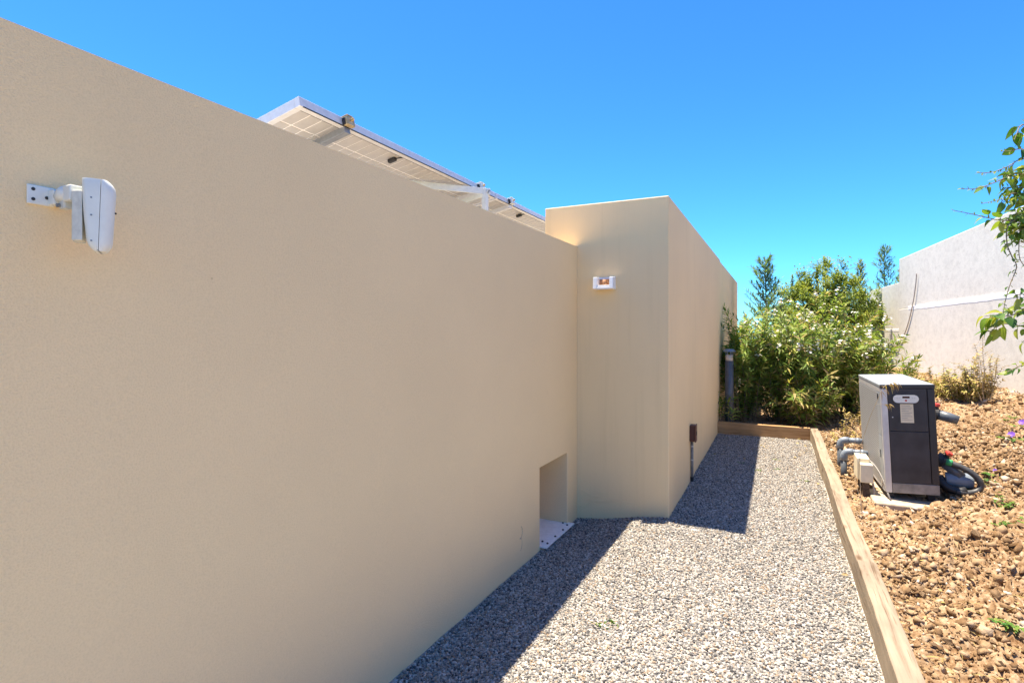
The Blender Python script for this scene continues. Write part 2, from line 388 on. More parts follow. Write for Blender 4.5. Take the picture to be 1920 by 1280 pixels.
mb.add([(45000*math.cos(2*math.pi*i/k), 45000*math.sin(2*math.pi*i/k), -120) for i in range(k)], [tuple(range(k))])
mb.build('sea', M['sea'], kind='structure')

sheet('gravel_path', -1.75, 0.45, -5, 8.72, 0.05, gravel_z, M['bed'])
sheet('soil_bank', 0.515, 4.4, 1.2, 9.0, 0.014, soil_z, M['earth'])
sheet('earth_ground', 0.515, 6.0, 9.0, 30, 0.09, soil_z, M['earth'])
sheet('planting_bed', -0.85, 0.515, 8.80, 30, 0.06, lambda x, y: soil_z(x, y), M['earth'])
sheet('earth_yard', 0.515, 5.0, -6, 1.2, 0.12, soil_z, M['earth'])

# ------------------------------------------------------------------ house
house = empty('house', (-1.2, 4.6, -0.5))
tag(house, 'cream stucco house with flat roof, parapet wall and taller block with right-angled corner', 'house')
def hbuild(mbx, name, m, **k):
    o = mbx.build(name, m, **k); o.parent = house; o.matrix_parent_inverse = Matrix.Translation(-house.location); return o

def wx(y): return -1.682 + 0.0187*y            # face of the long wall
NY0, NY1, NZ0, NZ1, ND = 3.785, 4.36, -0.095, 0.513, 0.46
def longwall():
    b = MB(); ys = [-7.0, NY0, NY1, 4.593]; zs = [-0.6, NZ0, NZ1, 2.30]
    V = [(wx(y), y, z) for y in ys for z in zs]; F = []
    for i in range(3):
        for j in range(3):
            if (i, j) != (1, 1): F.append((i*4+j, (i+1)*4+j, (i+1)*4+j+1, i*4+j+1))
    b.add(V, F)
    # niche: floor, lintel, jambs, back
    a = [(wx(NY0), NY0), (wx(NY1), NY1)]; q = [(x-ND, y) for x, y in a]
    v = [(a[0][0], a[0][1], NZ0), (a[1][0], a[1][1], NZ0), (a[1][0], a[1][1], NZ1), (a[0][0], a[0][1], NZ1),
         (q[0][0], q[0][1], NZ0), (q[1][0], q[1][1], NZ0), (q[1][0], q[1][1], NZ1), (q[0][0], q[0][1], NZ1)]
    b.add(v, [(0, 1, 5, 4), (1, 2, 6, 5), (2, 3, 7, 6), (3, 0, 4, 7), (4, 5, 6, 7)])
    # top, back of the parapet, ends
    th = 0.24
    v = [(wx(-7), -7, 2.30), (wx(4.593), 4.593, 2.30), (wx(4.593)-th, 4.593, 2.285), (wx(-7)-th, -7, 2.285),
         (wx(4.593)-th, 4.593, 0.7), (wx(-7)-th, -7, 0.7), (wx(-7), -7, -0.6)]
    b.add(v, [(0, 1, 2, 3), (3, 2, 4, 5), (0, 3, 5, 6)])
    me_o = hbuild(b, 'wall', M['wall'])
    bm = bmesh.new(); bm.from_mesh(me_o.data); bmesh.ops.remove_doubles(bm, verts=bm.verts, dist=1e-4); bmesh.ops.recalc_face_normals(bm, faces=bm.faces)
    bm.to_mesh(me_o.data); bm.free()
    bv = me_o.modifiers.new('bevel', 'BEVEL'); bv.width = 0.007; bv.segments = 3; bv.limit_method = 'ANGLE'; bv.angle_limit = R(50)
    me_o['label'] = 'long cream wall with a low square niche'
longwall()
o = hbuild(MB().box(-1.905, -0.80, 4.595, 9.105, -0.6, 2.668), 'wall', M['wall_streaked'], bevel=0.009, seg=3); o['label'] = 'taller cream wall block'
o = hbuild(MB().box(-1.905, -0.815, 9.107, 13.6, -0.6, 2.664), 'wall', M['wall_streaked'], bevel=0.009, seg=3)
hbuild(MB().box(-9.5, -1.93, -7, 13.55, 1.72, 1.90), 'roof', M['roof'])
hbuild(MB().box(-9.45, -2.20, -6.95, 13.5, -0.6, 1.718), 'wall', M['wall'])
# white sheet on the niche floor, running a little out over the gravel
b = MB(); b.prism([(wx(NY0)-0.44, NY0+0.004), (wx(NY0)+0.052, NY0+0.004), (wx(NY1)+0.056, NY1+0.02), (wx(NY1)+0.001, NY1+0.02), (wx(NY1)+0.001, NY1-0.004), (wx(NY1)-0.44, NY1-0.004)], NZ0+0.003, NZ0+0.012, 'z')
o = hbuild(b, 'niche_floor_sheet', M['white_plaster']); o['label'] = 'white sheet on the niche floor'
# crescents of grey dirt on the wall and cracks near the base: thin raised plaster scars
def scar(pts, name, m, r=0.004):
    o = hbuild(MB().tube(pts, r, 5, r*0.5), name, m); return o
M['scar'] = plain('greyed_stucco', (0.62, 0.50, 0.34), 0.95, var=0.2, scale=60)
random.seed(3)
def loop_mark(y, z, w, h):
    pts = []
    for i in range(22):
        a = i/21*2*math.pi*1.6; pts.append((wx(y)+0.0006, y + w*math.sin(a)*(1-0.3*i/21), z + h*(0.5-i/21) + 0.02*math.cos(a)))
    return pts
scar(loop_mark(3.46, 0.09, 0.022, 0.13), 'scuff_mark', M['scar'], 0.0028)
for (x0, z0, x1, z1, wv) in [(-1.56, 0.13, -1.28, 0.075, 0.012), (-1.50, 0.055, -1.1, 0.10, 0.01), (-1.58, -0.01, -1.42, 0.05, 0.012), (-1.40, 0.15, -1.33, 0.135, 0.004)]:
    pts = [(x0+(x1-x0)*t, 4.5945, z0+(z1-z0)*t + wv*math.sin(t*9+x0*7)) for t in np.linspace(0, 1, 14)]
    scar(pts, 'plaster_ripple', M['wall'], 0.005)

# ------------------------------------------------------------------ gravel (countless pebbles)
def scatter(name, pts, m, smin, smax, flat, sub, seed):
    me = bpy.data.meshes.new(name); me.from_pydata([tuple(p) for p in pts], [], []); me.materials.append(m)
    o = bpy.data.objects.new(name, me); COL.objects.link(o)
    ng = bpy.data.node_groups.new(name, 'GeometryNodeTree')
    ng.interface.new_socket('Geometry', in_out='INPUT', socket_type='NodeSocketGeometry')
    ng.interface.new_socket('Geometry', in_out='OUTPUT', socket_type='NodeSocketGeometry')
    N = ng.nodes; L = ng.links; gi = N.new('NodeGroupInput'); go = N.new('NodeGroupOutput')
    ic = N.new('GeometryNodeMeshIcoSphere'); ic.inputs['Radius'].default_value = 1; ic.inputs['Subdivisions'].default_value = sub
    sm = N.new('GeometryNodeSetMaterial'); sm.inputs['Material'].default_value = m; L.new(ic.outputs[0], sm.inputs[0])
    ip = N.new('GeometryNodeInstanceOnPoints'); L.new(gi.outputs[0], ip.inputs['Points']); L.new(sm.outputs[0], ip.inputs['Instance'])
    rv = N.new('FunctionNodeRandomValue'); rv.data_type = 'FLOAT_VECTOR'; rv.inputs[0].default_value = (smin, smin, smin*flat); rv.inputs[1].default_value = (smax, smax, smax*flat); rv.inputs['Seed'].default_value = seed
    rr = N.new('FunctionNodeRandomValue'); rr.data_type = 'FLOAT_VECTOR'; rr.inputs[0].default_value = (-0.5, -0.5, 0); rr.inputs[1].default_value = (0.5, 0.5, 6.28); rr.inputs['Seed'].default_value = seed+1
    L.new(rv.outputs[0], ip.inputs['Scale']); L.new(rr.outputs[0], ip.inputs['Rotation']); L.new(ip.outputs[0], go.inputs[0])
    md = o.modifiers.new('scatter', 'NODES'); md.node_group = ng
    o['kind'] = 'stuff'; return o
N = 170000
px = rng.uniform(-1.66, 0.425, N); py = rng.uniform(0.9, 8.71, N)
keep = ((py < 4.585) & (px > -1.672 + 0.0187*py)) | ((py >= 4.585) & (px > -0.795))
keep &= ~((px < -1.545) & (py > NY0-0.01) & (py < NY1+0.02))
px, py = px[keep], py[keep]; pz = gravel_z(px, py) + rng.uniform(-0.003, 0.006, len(px))
g = scatter('gravel', np.column_stack([px, py, pz]), M['pebble'], 0.0042, 0.0098, 0.78, 1, 5)
tag(g, 'loose grey, white and tan gravel filling the path beside the cream wall', 'gravel')
# a few stray dark pebbles on the white niche sheet
for i, (y, dx) in enumerate([(4.30, 0.02), (4.18, 0.03), (4.02, 0.028), (3.86, 0.03), (3.88, -0.02), (4.33, -0.03)]):
    bm = bmesh.new(); bmesh.ops.create_icosphere(bm, subdivisions=2, radius=0.009)
    for v in bm.verts: v.co *= random.uniform(0.8, 1.2); v.co.z *= 0.7
    me = bpy.data.meshes.new('pebble'); bm.to_mesh(me); bm.free(); me.materials.append(M['hose'])
    o = bpy.data.objects.new('pebble', me); COL.objects.link(o); o.location = (wx(y)+dx, y, NZ0+0.0165)
    tag(o, 'stray dark pebble on the white sheet of the wall niche', 'pebble', 'stray pebbles on the niche sheet')

# ------------------------------------------------------------------ solar panels and their mount
PX, PY, PZ, TILT = -2.2, 2.018, 2.752, R(11.5)
PL, PW = 2.15, 1.13
cell_me = None
def solar_panel(y0, label, jb):
    global cell_me
    e = empty('solar_panel', (PX, y0, PZ), (0, -TILT, 0)); tag(e, label, 'solar panel', 'solar panels on the flat roof')
    t, w = 0.052, 0.036
    MB().box(-w, 0, 0, PL, -t, 0).build('frame_bar', M['alu'], e, bevel=0.002)
    MB().box(-PW, -PW+w, 0, PL, -t, 0).build('frame_bar', M['alu'], e, bevel=0.002)
    MB().box(-PW+w, -w, 0, w, -t, -0.0005).build('frame_bar', M['alu'], e, bevel=0.002)
    MB().box(-PW+w, -w, PL-w, PL, -t, -0.0005).build('frame_bar', M['alu'], e, bevel=0.002)
    MB().box(-w-0.0005, -w+0.0012, w, PL-w, -t-0.001, -t+0.012).build('shadow_reveal', M['rubber'], e)  # dark strips added to draw the shaded reveals along the frame edges
    MB().box(-0.003, 0.0015, 0.02, PL-0.01, -t-0.0012, -t+0.0035).build('shadow_reveal', M['rubber'], e)
    MB().box(-PW+w, -w, w, PL-w, -0.009, -0.004).build('glass', M['pv_glass'], e)
    MB().box(-PW+w, -w, w, PL-w, -0.016, -0.010).build('backsheet', M['backsheet'], e)
    nx, ny = 6, 24; cw = (PW-2*w-0.05)/nx; ch = (PL-2*w-0.06)/ny
    if cell_me is None:
        c = MB().box(0, cw-0.013, 0, ch-0.009, -0.0185, -0.0155).build('cell', M['cell'], e); cell_me = c.data
        bpy.data.objects.remove(c)
    for i in range(nx):
        for j in range(ny):
            c = bpy.data.objects.new('cell', cell_me); COL.objects.link(c); c.parent = e
            c.location = (-w-0.025-(i+1)*cw+0.0065, w+0.03+j*ch+0.0045, 0)
    for (x, y) in jb:
        j = MB().box(x-0.05, x+0.012, y-0.014, y+0.014, -0.044, -0.019).build('connector', M['rubber'], e, bevel=0.006)
        MB().tube([(x+0.01, y, -0.03), (x+0.03, y+0.01, -0.03), (x+0.05, y+0.04, -0.024), (x+0.072, y+0.06, -0.021)], 0.004, 6).build('cable', M['rubber'], j)
    return e
solar_panel(PY, 'solar panel with free corner sticking out above the long cream wall', [(-0.112, 0.906)])
solar_panel(PY+PL+0.02, 'solar panel whose far end is hidden behind the taller wall block', [(-0.10, 0.71)])
mt = empty('panel_mount', (PX-0.4, 4.0, 1.90)); tag(mt, 'aluminium rails, clamps and posts carrying the solar panels', 'panel mount')
def mbuild(b, name, m, **k):
    o = b.build(name, m, **k); o.parent = mt; o.matrix_parent_inverse = Matrix.Translation(-mt.location); return o
def pl(x, y, z):   # panel plane: x down slope (negative), z above the plane
    return (PX + x*math.cos(TILT) - z*math.sin(TILT), y, PZ + x*math.sin(TILT) + z*math.cos(TILT))
upn = Vector((-math.sin(TILT), 0, math.cos(TILT)))
for i, y in enumerate((2.355, 3.89, 4.455, 6.0)):
    mbuild(MB().bar(pl(0.0, y, -0.066), pl(-1.15, y, -0.066), 0.045, 0.038, upn), 'rail', M['alu_dark'] if i == 0 else M['alu'], bevel=0.003)  # first rail's shadow is put into its darker metal colour
    c = mbuild(MB().bar(pl(0.022, y-0.03, -0.028), pl(0.022, y+0.03, -0.028), 0.03, 0.05, upn).bar(pl(0.0, y-0.024, 0.006), pl(0.0, y+0.024, 0.006), 0.07, 0.008, upn), 'clamp', M['brass'] if i == 0 else M['zinc'], bevel=0.003)
    b_ = mbuild(MB().tube([pl(0.03, y+0.006, -0.02), pl(0.052, y+0.006, -0.016)], 0.009, 6), 'bolt', M['brass']); 
    mbuild(MB().bar(pl(0.012, y-0.036, -0.03), pl(0.012, y-0.031, -0.03), 0.018, 0.036, upn), 'rubber_pad', M['rubber'])
    p0 = pl(-0.95, y, -0.085); mbuild(MB().box(p0[0]-0.02, p0[0]+0.02, y-0.02, y+0.02, 1.903, p0[2]+0.005), 'post', M['alu'])
    if i != 1:
        p0 = pl(-0.30, y, -0.085); mbuild(MB().box(p0[0]-0.02, p0[0]+0.02, y-0.02, y+0.02, 1.903, p0[2]+0.005), 'post', M['alu'])
mbuild(MB().box(-2.125, -2.085, 3.80, 3.845, 1.903, 2.69), 'post', M['zinc'], bevel=0.003)
mbuild(MB().bar((-2.08, 3.86, 2.672), (-2.45, 3.30, 2.645), 0.012, 0.05), 'brace', M['zinc'], bevel=0.002)
mbuild(MB().bar((-2.078, 3.84, 2.665), (-2.50, 3.84, 2.58), 0.01, 0.04), 'brace', M['zinc'])
for q in ((-2.075, 3.832, 2.672), (-2.075, 3.812, 2.655)):
    mbuild(MB().tube([q, (q[0]+0.012, q[1]-0.008, q[2])], 0.006, 6), 'bolt', M['alu_dark'])

# ------------------------------------------------------------------ motion detector on the long wall
md = empty('motion_detector', (wx(0.705), 0.705, 1.89)); tag(md, 'white plastic motion detector on a swivel bracket on the long cream wall', 'motion detector')
# local: +x out of the wall, +y along the wall away, z up
pts = []
MB().box(0, 0.006, -0.026, 0.030, -0.024, 0.024).build('wall_plate', M['white_plastic'], md, bevel=0.002)
for (y, z) in ((-0.014, 0.013), (-0.014, -0.012), (0.014, -0.004)):
    MB().tube([(0.006, y, z), (0.0072, y, z)], 0.0042, 10).build('screw_hole', M['black_hole'], md)
MB().box(0.004, 0.032, 0.016, 0.048, -0.022, 0.018).build('bracket_arm', M['white_plastic'], md, bevel=0.004)
def ball(name, c, r, m, par, sx=1, sy=1, sz=1):
    bm = bmesh.new(); bmesh.ops.create_uvsphere(bm, u_segments=20, v_segments=12, radius=r)
    for v in bm.verts: v.co = Vector((v.co.x*sx, v.co.y*sy, v.co.z*sz))
    me = bpy.data.meshes.new(name); bm.to_mesh(me); bm.free(); me.materials.append(m)
    for p_ in me.polygons: p_.use_smooth = True
    o = bpy.data.objects.new(name, me); COL.objects.link(o); o.parent = par; o.location = c; return o
ball('ball_joint', (0.058, 0.032, 0.004), 0.021, M['white_plastic'], md)
MB().tube([(0.03, 0.032, 0.0), (0.058, 0.032, 0.003)], 0.016, 14).build('bracket_arm', M['white_plastic'], md, smooth=True)
MB().box(0.045, 0.07, 0.022, 0.04, -0.034, -0.012).build('clamp', M['aged_plastic'], md, bevel=0.003)
MB().tube([(0.052, 0.02, -0.026), (0.052, 0.014, -0.026)], 0.005, 8).build('screw', M['alu_dark'], md)
MB().box(0.07, 0.104, 0.018, 0.05, -0.018, 0.022).build('bracket_arm', M['white_plastic'], md, bevel=0.004)
# housing: rounded upright case; back at smaller x/y, lens side turned away from the wall and down the path
hz0, hz1 = -0.142, 0.036
H = Matrix.Translation((0.105, 0.035, 0)) @ Matrix.Rotation(R(57), 4, 'Z')
def hp(poly, z0, z1, name, m, bevel=0.006, top_in=0.0, bot_in=0.0, seg=3):
    b = MB(); n = len(poly); zz = [z0, z0+0.02, z1-0.02, z1]; ins = [bot_in, 0, 0, top_in]
    cx = sum(p_[0] for p_ in poly)/n; cy = sum(p_[1] for p_ in poly)/n; V = []
    for z, k in zip(zz, ins):
        for (x, y) in poly: V.append(tuple(H @ Vector((x+(cx-x)*k, y+(cy-y)*k, z))))
    F = [tuple(range(n))[::-1], tuple(range(3*n, 4*n))]
    for q in range(3):
        for i in range(n): F.append((q*n+i, q*n+(i+1) % n, (q+1)*n+(i+1) % n, (q+1)*n+i))
    b.add(V, F); return b.build(name, m, md, bevel=bevel, seg=seg)
hp([(-0.010, -0.016), (0.012, -0.030), (0.012, 0.040), (-0.010, 0.026)], hz0+0.024, hz1-0.03, 'back_cover', M['aged_plastic'], 0.003)
def loft(rows, name, m):
    n_ = len(rows[0]); b = MB(); b.v = [tuple(H @ Vector(p_)) for r_ in rows for p_ in r_]
    b.f = [tuple(range(n_))[::-1], tuple((len(rows)-1)*n_+i for i in range(n_))]
    for q in range(len(rows)-1):
        for i in range(n_): b.f.append((q*n_+i, q*n_+(i+1) % n_, (q+1)*n_+(i+1) % n_, (q+1)*n_+i))
    o = b.build(name, m, md, smooth=True)
    e_ = o.modifiers.new('edges', 'EDGE_SPLIT'); e_.split_angle = R(38); return o
def case_rows(cover):
    rows = []; zs = [0, .006, .014, .024, .04, .08, .12, .15, .162, .171, .176, .178]
    for zz in zs:
        z = hz0+zz; low = 1-zz/0.178
        e0 = max(0, (0.024-zz)/0.024); e1 = max(0, (zz-0.15)/0.028); k = math.sqrt(max(0.0, 1-0.72*e0*e0))*math.sqrt(max(0.0, 1-0.80*e1*e1))
        x0 = 0.012+0.012*low*low+0.012*e0*e0; xs = 0.050-0.006*low; xf = xs+(0.028-0.004*low)*k; hw = 0.0385*(0.86+0.14*k)-0.003*low
        if cover: rows.append([(xs+0.0012, -hw, z)] + [(xs+0.0012+(xf-xs)*math.cos(a)**0.8, hw*math.sin(a), z) for a in np.linspace(-1.35, 1.35, 13)] + [(xs+0.0012, hw, z)])
        else: rows.append([(x0+0.004, -hw+0.002, z), (x0+0.010, -hw, z), (xs, -hw, z), (xs, hw, z), (x0+0.010, hw, z), (x0+0.004, hw-0.002, z), (x0, hw-0.008, z), (x0, -hw+0.008, z)])
    return rows
loft(case_rows(False), 'housing', M['white_plastic']); loft(case_rows(True), 'front_cover', M['white_plastic'])
for z in (-0.012, -0.055, -0.118):
    q0 = H @ Vector((0.031, -0.034, z)); q1 = H @ Vector((0.031, -0.0385, z)); MB().tube([q0, q1], 0.0022, 8).build('screw_hole', M['alu_dark'], md)
q = H @ Vector((0.0765, 0.0, -0.04)); ball('indicator_lens', q, 0.0025, M['black_hole'], md)

# ------------------------------------------------------------------ wall lamp
wl_ = empty('wall_lamp', (-1.33, 4.5935, 1.905)); tag(wl_, 'small white plaster wall lamp with open front on the taller block', 'wall lamp')
# local: x right, -y out of the wall
MB().box(-0.085, 0.085, -0.012, 0, 0.01, 0.108).build('back_plate', M['lamp_white'], wl_, bevel=0.002)
for s in (-1, 1):
    b = MB(); x0, x1 = (0.055, 0.088) if s > 0 else (-0.088, -0.052)
    b.prism([(-0.012, 0.0), (-0.108, 0.004), (-0.096, 0.104), (-0.012, 0.110)], x0, x1, 'x'); b.build('cheek', M['lamp_white'], wl_, bevel=0.003)
MB().box(-0.0515, 0.0545, -0.106, -0.0125, 0.001, 0.014).build('base', M['lamp_white'], wl_, bevel=0.002)
MB().prism([(-0.104, 0.0145), (-0.092, 0.0145), (-0.090, 0.034), (-0.101, 0.034)], -0.0515, 0.0545, 'x').build('lip', M['lamp_white'], wl_, bevel=0.002)
MB().box(-0.0515, 0.0545, -0.03, -0.0125, 0.0145, 0.09).build('inner_back', M['terracotta'], wl_)
MB().tube([(0.0, -0.058, 0.0145), (0.0, -0.058, 0.05), (0.0, -0.058, 0.085)], 0.018, 14, 0.016).build('bulb_socket', M['terracotta'], wl_, smooth=True)

# ------------------------------------------------------------------ brown junction box with its conduit
jb = empty('junction_box', (-0.8, 5.83, 0.45)); tag(jb, 'small brown junction box above a thin grey conduit on the taller block', 'junction box')
MB().box(0.001, 0.05, -0.055, 0.055, -0.03, 0.135).build('box_body', M['brown_plastic'], jb, bevel=0.005)
MB().box(0.051, 0.062, -0.06, 0.06, -0.035, 0.14).build('cover', M['brown_plastic'], jb, bevel=0.004)
MB().box(0.0625, 0.066, -0.014, 0.016, 0.03, 0.07).build('latch', M['black_hole'], jb)
cd = MB().tube([(0.018, 0, -0.031), (0.018, 0, -0.48)], 0.014, 12).build('conduit', M['grey_tube'], jb, smooth=True)
for z in (-0.08, -0.22): MB().tube([(0.018, 0, z), (0.018, 0, z-0.012)], 0.017, 12).build('clip', M['pvc_light'], cd)
MB().tube([(0.018, 0, -0.40), (0.018, 0, -0.49)], 0.0165, 12).build('rubber_sleeve', M['rubber'], cd)

# ------------------------------------------------------------------ timber edging
def timber(name, x0, x1, y0, y1, z0, z1, m, label, axis, seed):
    e = (y1-y0) if axis == 'y' else (x1-x0); n = max(2, int(e/0.12)); b = MB(); rs = np.random.default_rng(seed)
    for i in range(n+1):
        t = i/n; dx = 0.004*math.sin(t*7+seed)+rs.normal(0, 0.0012); dz = 0.004*math.sin(t*5+seed*2)+rs.normal(0, 0.0012)
        for (a, z) in ((0, z0), (1, z0), (1, z1), (0, z1)):
            if axis == 'y': b.v.append((x0+(x1-x0)*a+dx, y0+(y1-y0)*t, z+(dz if z == z1 else 0)))
            else: b.v.append((x0+(x1-x0)*t, y0+(y1-y0)*a+dx, z+(dz if z == z1 else 0)))
    for i in range(n):
        for k in range(4): b.f.append((i*4+k, i*4+(k+1) % 4, i*4+4+(k+1) % 4, i*4+4+k))
    b.f.append((0, 1, 2, 3)); b.f.append((n*4+3, n*4+2, n*4+1, n*4))
    o = b.build(name, m, bevel=0.006, seg=3); tag(o, label, 'timber', 'timber edging of the gravel path'); return o
timber('edging_timber', 0.43, 0.528, -1.0, 3.842, -0.12, 0.174, M['timber'], 'knotty pale timber running towards the open end of the gravel path', 'y', 1)
timber('edging_timber', 0.431, 0.527, 3.846, 6.415, -0.12, 0.172, M['timber'], 'weathered pale timber lying beside the heat pump, between two butt joints', 'y', 2)
timber('edging_timber', 0.43, 0.528, 6.419, 8.80, -0.12, 0.175, M['timber'], 'pale timber meeting the orange end timber at the path corner', 'y', 3)
timber('edging_timber', -0.80, 0.428, 8.715, 8.80, -0.12, 0.178, M['timber_x'], 'orange-brown timber closing the gravel path below the flowering bushes', 'x', 4)

# ------------------------------------------------------------------ loose earth: clods
ico = bmesh.new(); bmesh.ops.create_icosphere(ico, subdivisions=1, radius=1.0); ICO_V = np.array([v.co[:] for v in ico.verts]); ICO_F = np.array([[v.index for v in f.verts] for f in ico.faces]); ico.free()
# broken earth: blocky lumps rather than pebbles
ICO_V = np.array([(x_, y_, z_) for x_ in (-1, 1) for y_ in (-1, 1) for z_ in (-1, 1)])*0.72
ICO_F = np.array([(0, 1, 3), (0, 3, 2), (4, 6, 7), (4, 7, 5), (0, 4, 5), (0, 5, 1), (2, 3, 7), (2, 7, 6), (0, 2, 6), (0, 6, 4), (1, 5, 7), (1, 7, 3)])
def rotmats(n, r):
    q = r.normal(size=(n, 4)); q /= np.linalg.norm(q, axis=1)[:, None]; w, x, y, z = q.T
    return np.stack([np.stack([1-2*(y*y+z*z), 2*(x*y-z*w), 2*(x*z+y*w)], -1), np.stack([2*(x*y+z*w), 1-2*(x*x+z*z), 2*(y*z-x*w)], -1), np.stack([2*(x*z-y*w), 2*(y*z+x*w), 1-2*(x*x+y*y)], -1)], 1)
def clods(name, P, S, m, tint, r):
    n = len(P); nv = len(ICO_V)
    V = (ICO_V[None] + r.normal(0, 0.36, (n, nv, 3)))*r.uniform(0.4, 1.3, (n, 1, 3))
    V = np.einsum('nij,nvj->nvi', rotmats(n, r), V)*S[:, None, None] + P[:, None, :]
    F = (ICO_F[None] + (np.arange(n)*nv)[:, None, None]).reshape(-1, 3)
    return np_mesh(name, V.reshape(-1, 3), [F], m, tint=np.repeat(tint, nv))
r = np.random.default_rng(21)
n = 130000
x = 0.54 + 2.9*r.random(n)**1.2; y = 1.6 + 9.5*r.random(n)**1.5
dens = 0.5 + vnoise(x, y, 41, 1.1) + 0.6*vnoise(x, y, 42, 3.5)
k = r.random(n) < np.clip(dens*1.25, 0.15, 1); k &= ~((x > 0.78) & (x < 1.28) & (y > 5.35) & (y < 6.8))
x, y = x[k], y[k]; S = np.clip(0.0034*(1-r.random(len(x)))**(-0.5), 0.0034, 0.02)*np.interp(y, [2, 6], [1, 1.3])
S *= np.where(x < 0.6, 0.7, 1)
P = np.column_stack([x, y, soil_z(x, y) + S*0.25])
c = clods('soil_crumbs', P, S, M['crumb'], np.clip(r.beta(1.5, 1.9, len(x)) + 0.25*vnoise(x, y, 43, 1.5), 0, 1), r); c['kind'] = 'stuff'
tag(c, 'crumbled dry ochre earth and small stones covering the dug bank', 'soil')
# larger clods, one by one
clod_mes = []
for i in range(10):
    bm = bmesh.new(); sx, sy, sz = random.uniform(0.85, 1.3), random.uniform(0.6, 1.0), random.uniform(0.5, 0.8)
    for _ in range(9):
        q = Vector((random.gauss(0, 1), random.gauss(0, 1), random.gauss(0, 1))).normalized()*random.uniform(0.75, 1.1); bm.verts.new((q.x*sx, q.y*sy, q.z*sz))
    bmesh.ops.convex_hull(bm, input=bm.verts)
    bmesh.ops.subdivide_edges(bm, edges=bm.edges, cuts=1, use_grid_fill=True)
    for v in bm.verts: v.co *= random.uniform(0.88, 1.1)
    bmesh.ops.triangulate(bm, faces=bm.faces)
    me = bpy.data.meshes.new('earth_clod'); bm.to_mesh(me); bm.free(); clod_mes.append(me)
M['clod_mats'] = [M['crumb'], M['earth']]
for me in clod_mes: me.materials.append(M['earth'])
cnt = 0
while cnt < 150:
    x = 0.60 + 2.0*r.random()**1.3; y = 2.0 + 5.5*r.random()**1.4
    if 0.72 < x < 1.40 and 5.1 < y < 6.9: continue
    o = bpy.data.objects.new('earth_clod', clod_mes[cnt % 10]); COL.objects.link(o); s = min(0.019*(1-r.random())**(-0.34), 0.05)
    if x < 0.68: s *= 0.6
    o.scale = (s, s, s); o.location = (x, y, float(soil_z(x, y)) + s*0.25); o.rotation_euler = (r.uniform(-.4, .4), r.uniform(-.4, .4), r.uniform(0, 6.28))
    tag(o, 'brown lump of dry earth lying loose on the dug bank', 'earth clod', 'loose earth clods on the dug bank'); cnt += 1

# ------------------------------------------------------------------ heat pump
pad_z = 0.13
pd = MB().box(0.73, 1.27, 5.36, 6.78, 0.0, pad_z).build('concrete_slab', M['concrete'], bevel=0.012, seg=2)
tag(pd, 'dusty concrete slab under the heat pump', 'slab')
hpmp = empty('heat_pump', (0.835, 5.52, pad_z+0.02), (0, R(-2.6), R(1.0)))
tag(hpmp, 'upright grey and charcoal pool heat pump leaning slightly on its slab', 'heat pump')
W, Lp, Hh = 0.37, 1.15, 0.945
z0 = 0.035
for (x_, y_) in ((0.02, 0.06), (W-0.07, 0.06), (0.02, Lp-0.12), (W-0.07, Lp-0.12)):
    MB().box(x_, x_+0.05, y_, y_+0.06, -0.03 if x_ < 0.1 else -0.045, z0-0.001).build('foot', M['rubber'], hpmp, bevel=0.004)
MB().box(0.012, W-0.012, 0.012, Lp-0.012, z0, Hh-0.03).build('inner_casing', M['navy'], hpmp)
MB().box(-0.004, W+0.004, 0.012, Lp+0.008, Hh-0.028, Hh).build('lid', M['lid'], hpmp, bevel=0.006)
MB().box(-0.004, W+0.004, -0.008, 0.0115, Hh-0.034, Hh-0.001).build('lid_trim', M['navy'], hpmp, bevel=0.004)
# front (facing the path end): silver corner post, two charcoal panels, dark strip, skirt
MB().box(-0.001, 0.046, -0.004, 0.045, z0, Hh-0.036).build('corner_post', M['silver'], hpmp, bevel=0.006)
MB().box(0.048, W-0.052, -0.003, 0.011, 0.555, Hh-0.036).build('front_panel', M['charcoal'], hpmp, bevel=0.003)
MB().box(0.048, W-0.052, -0.003, 0.011, 0.122, 0.551).build('front_panel', M['charcoal'], hpmp, bevel=0.003)
MB().box(W-0.048, W+0.002, -0.004, 0.05, 0.122, Hh-0.036).build('corner_post', M['navy'], hpmp, bevel=0.005)['label'] = 'dark corner post'
MB().box(0.048, W+0.001, -0.002, 0.011, z0, 0.118).build('skirt', M['skirt'], hpmp, bevel=0.003)
# control panel, pill shaped
def pill(cx, cz, w, h, n=10):
    r_ = h/2; pts = []
    for i in range(n+1): a = math.pi/2 - math.pi*i/n; pts.append((cx+w/2-r_+r_*math.cos(a), cz+r_*math.sin(a)))
    for i in range(n+1): a = -math.pi/2 - math.pi*i/n; pts.append((cx-w/2+r_+r_*math.cos(a), cz+r_*math.sin(a)))
    return pts
cp = MB().prism(pill(0.172, 0.825, 0.19, 0.078), -0.012, -0.0035, 'y').build('control_panel', M['navy'], hpmp, bevel=0.002)
MB().prism(pill(0.172, 0.825, 0.178, 0.066), -0.0145, -0.0125, 'y').build('face_plate', M['white_plastic'], cp)
MB().box(0.148, 0.198, -0.0158, -0.0148, 0.831, 0.847).build('display', M['glass_dark'], cp)
MB().tube([(0.172, -0.0148, 0.812), (0.172, -0.0165, 0.812)], 0.008, 10).build('button', M['red'], cp)
for xx in (0.112, 0.126, 0.218, 0.232): MB().tube([(xx, -0.0148, 0.832), (xx, -0.0158, 0.832)], 0.006, 8).build('button', M['aged_plastic'], cp)
stk = MB().box(0.131, 0.222, -0.0048, -0.0035, 0.625, 0.782).build('sticker', M['beige_plastic'], hpmp)
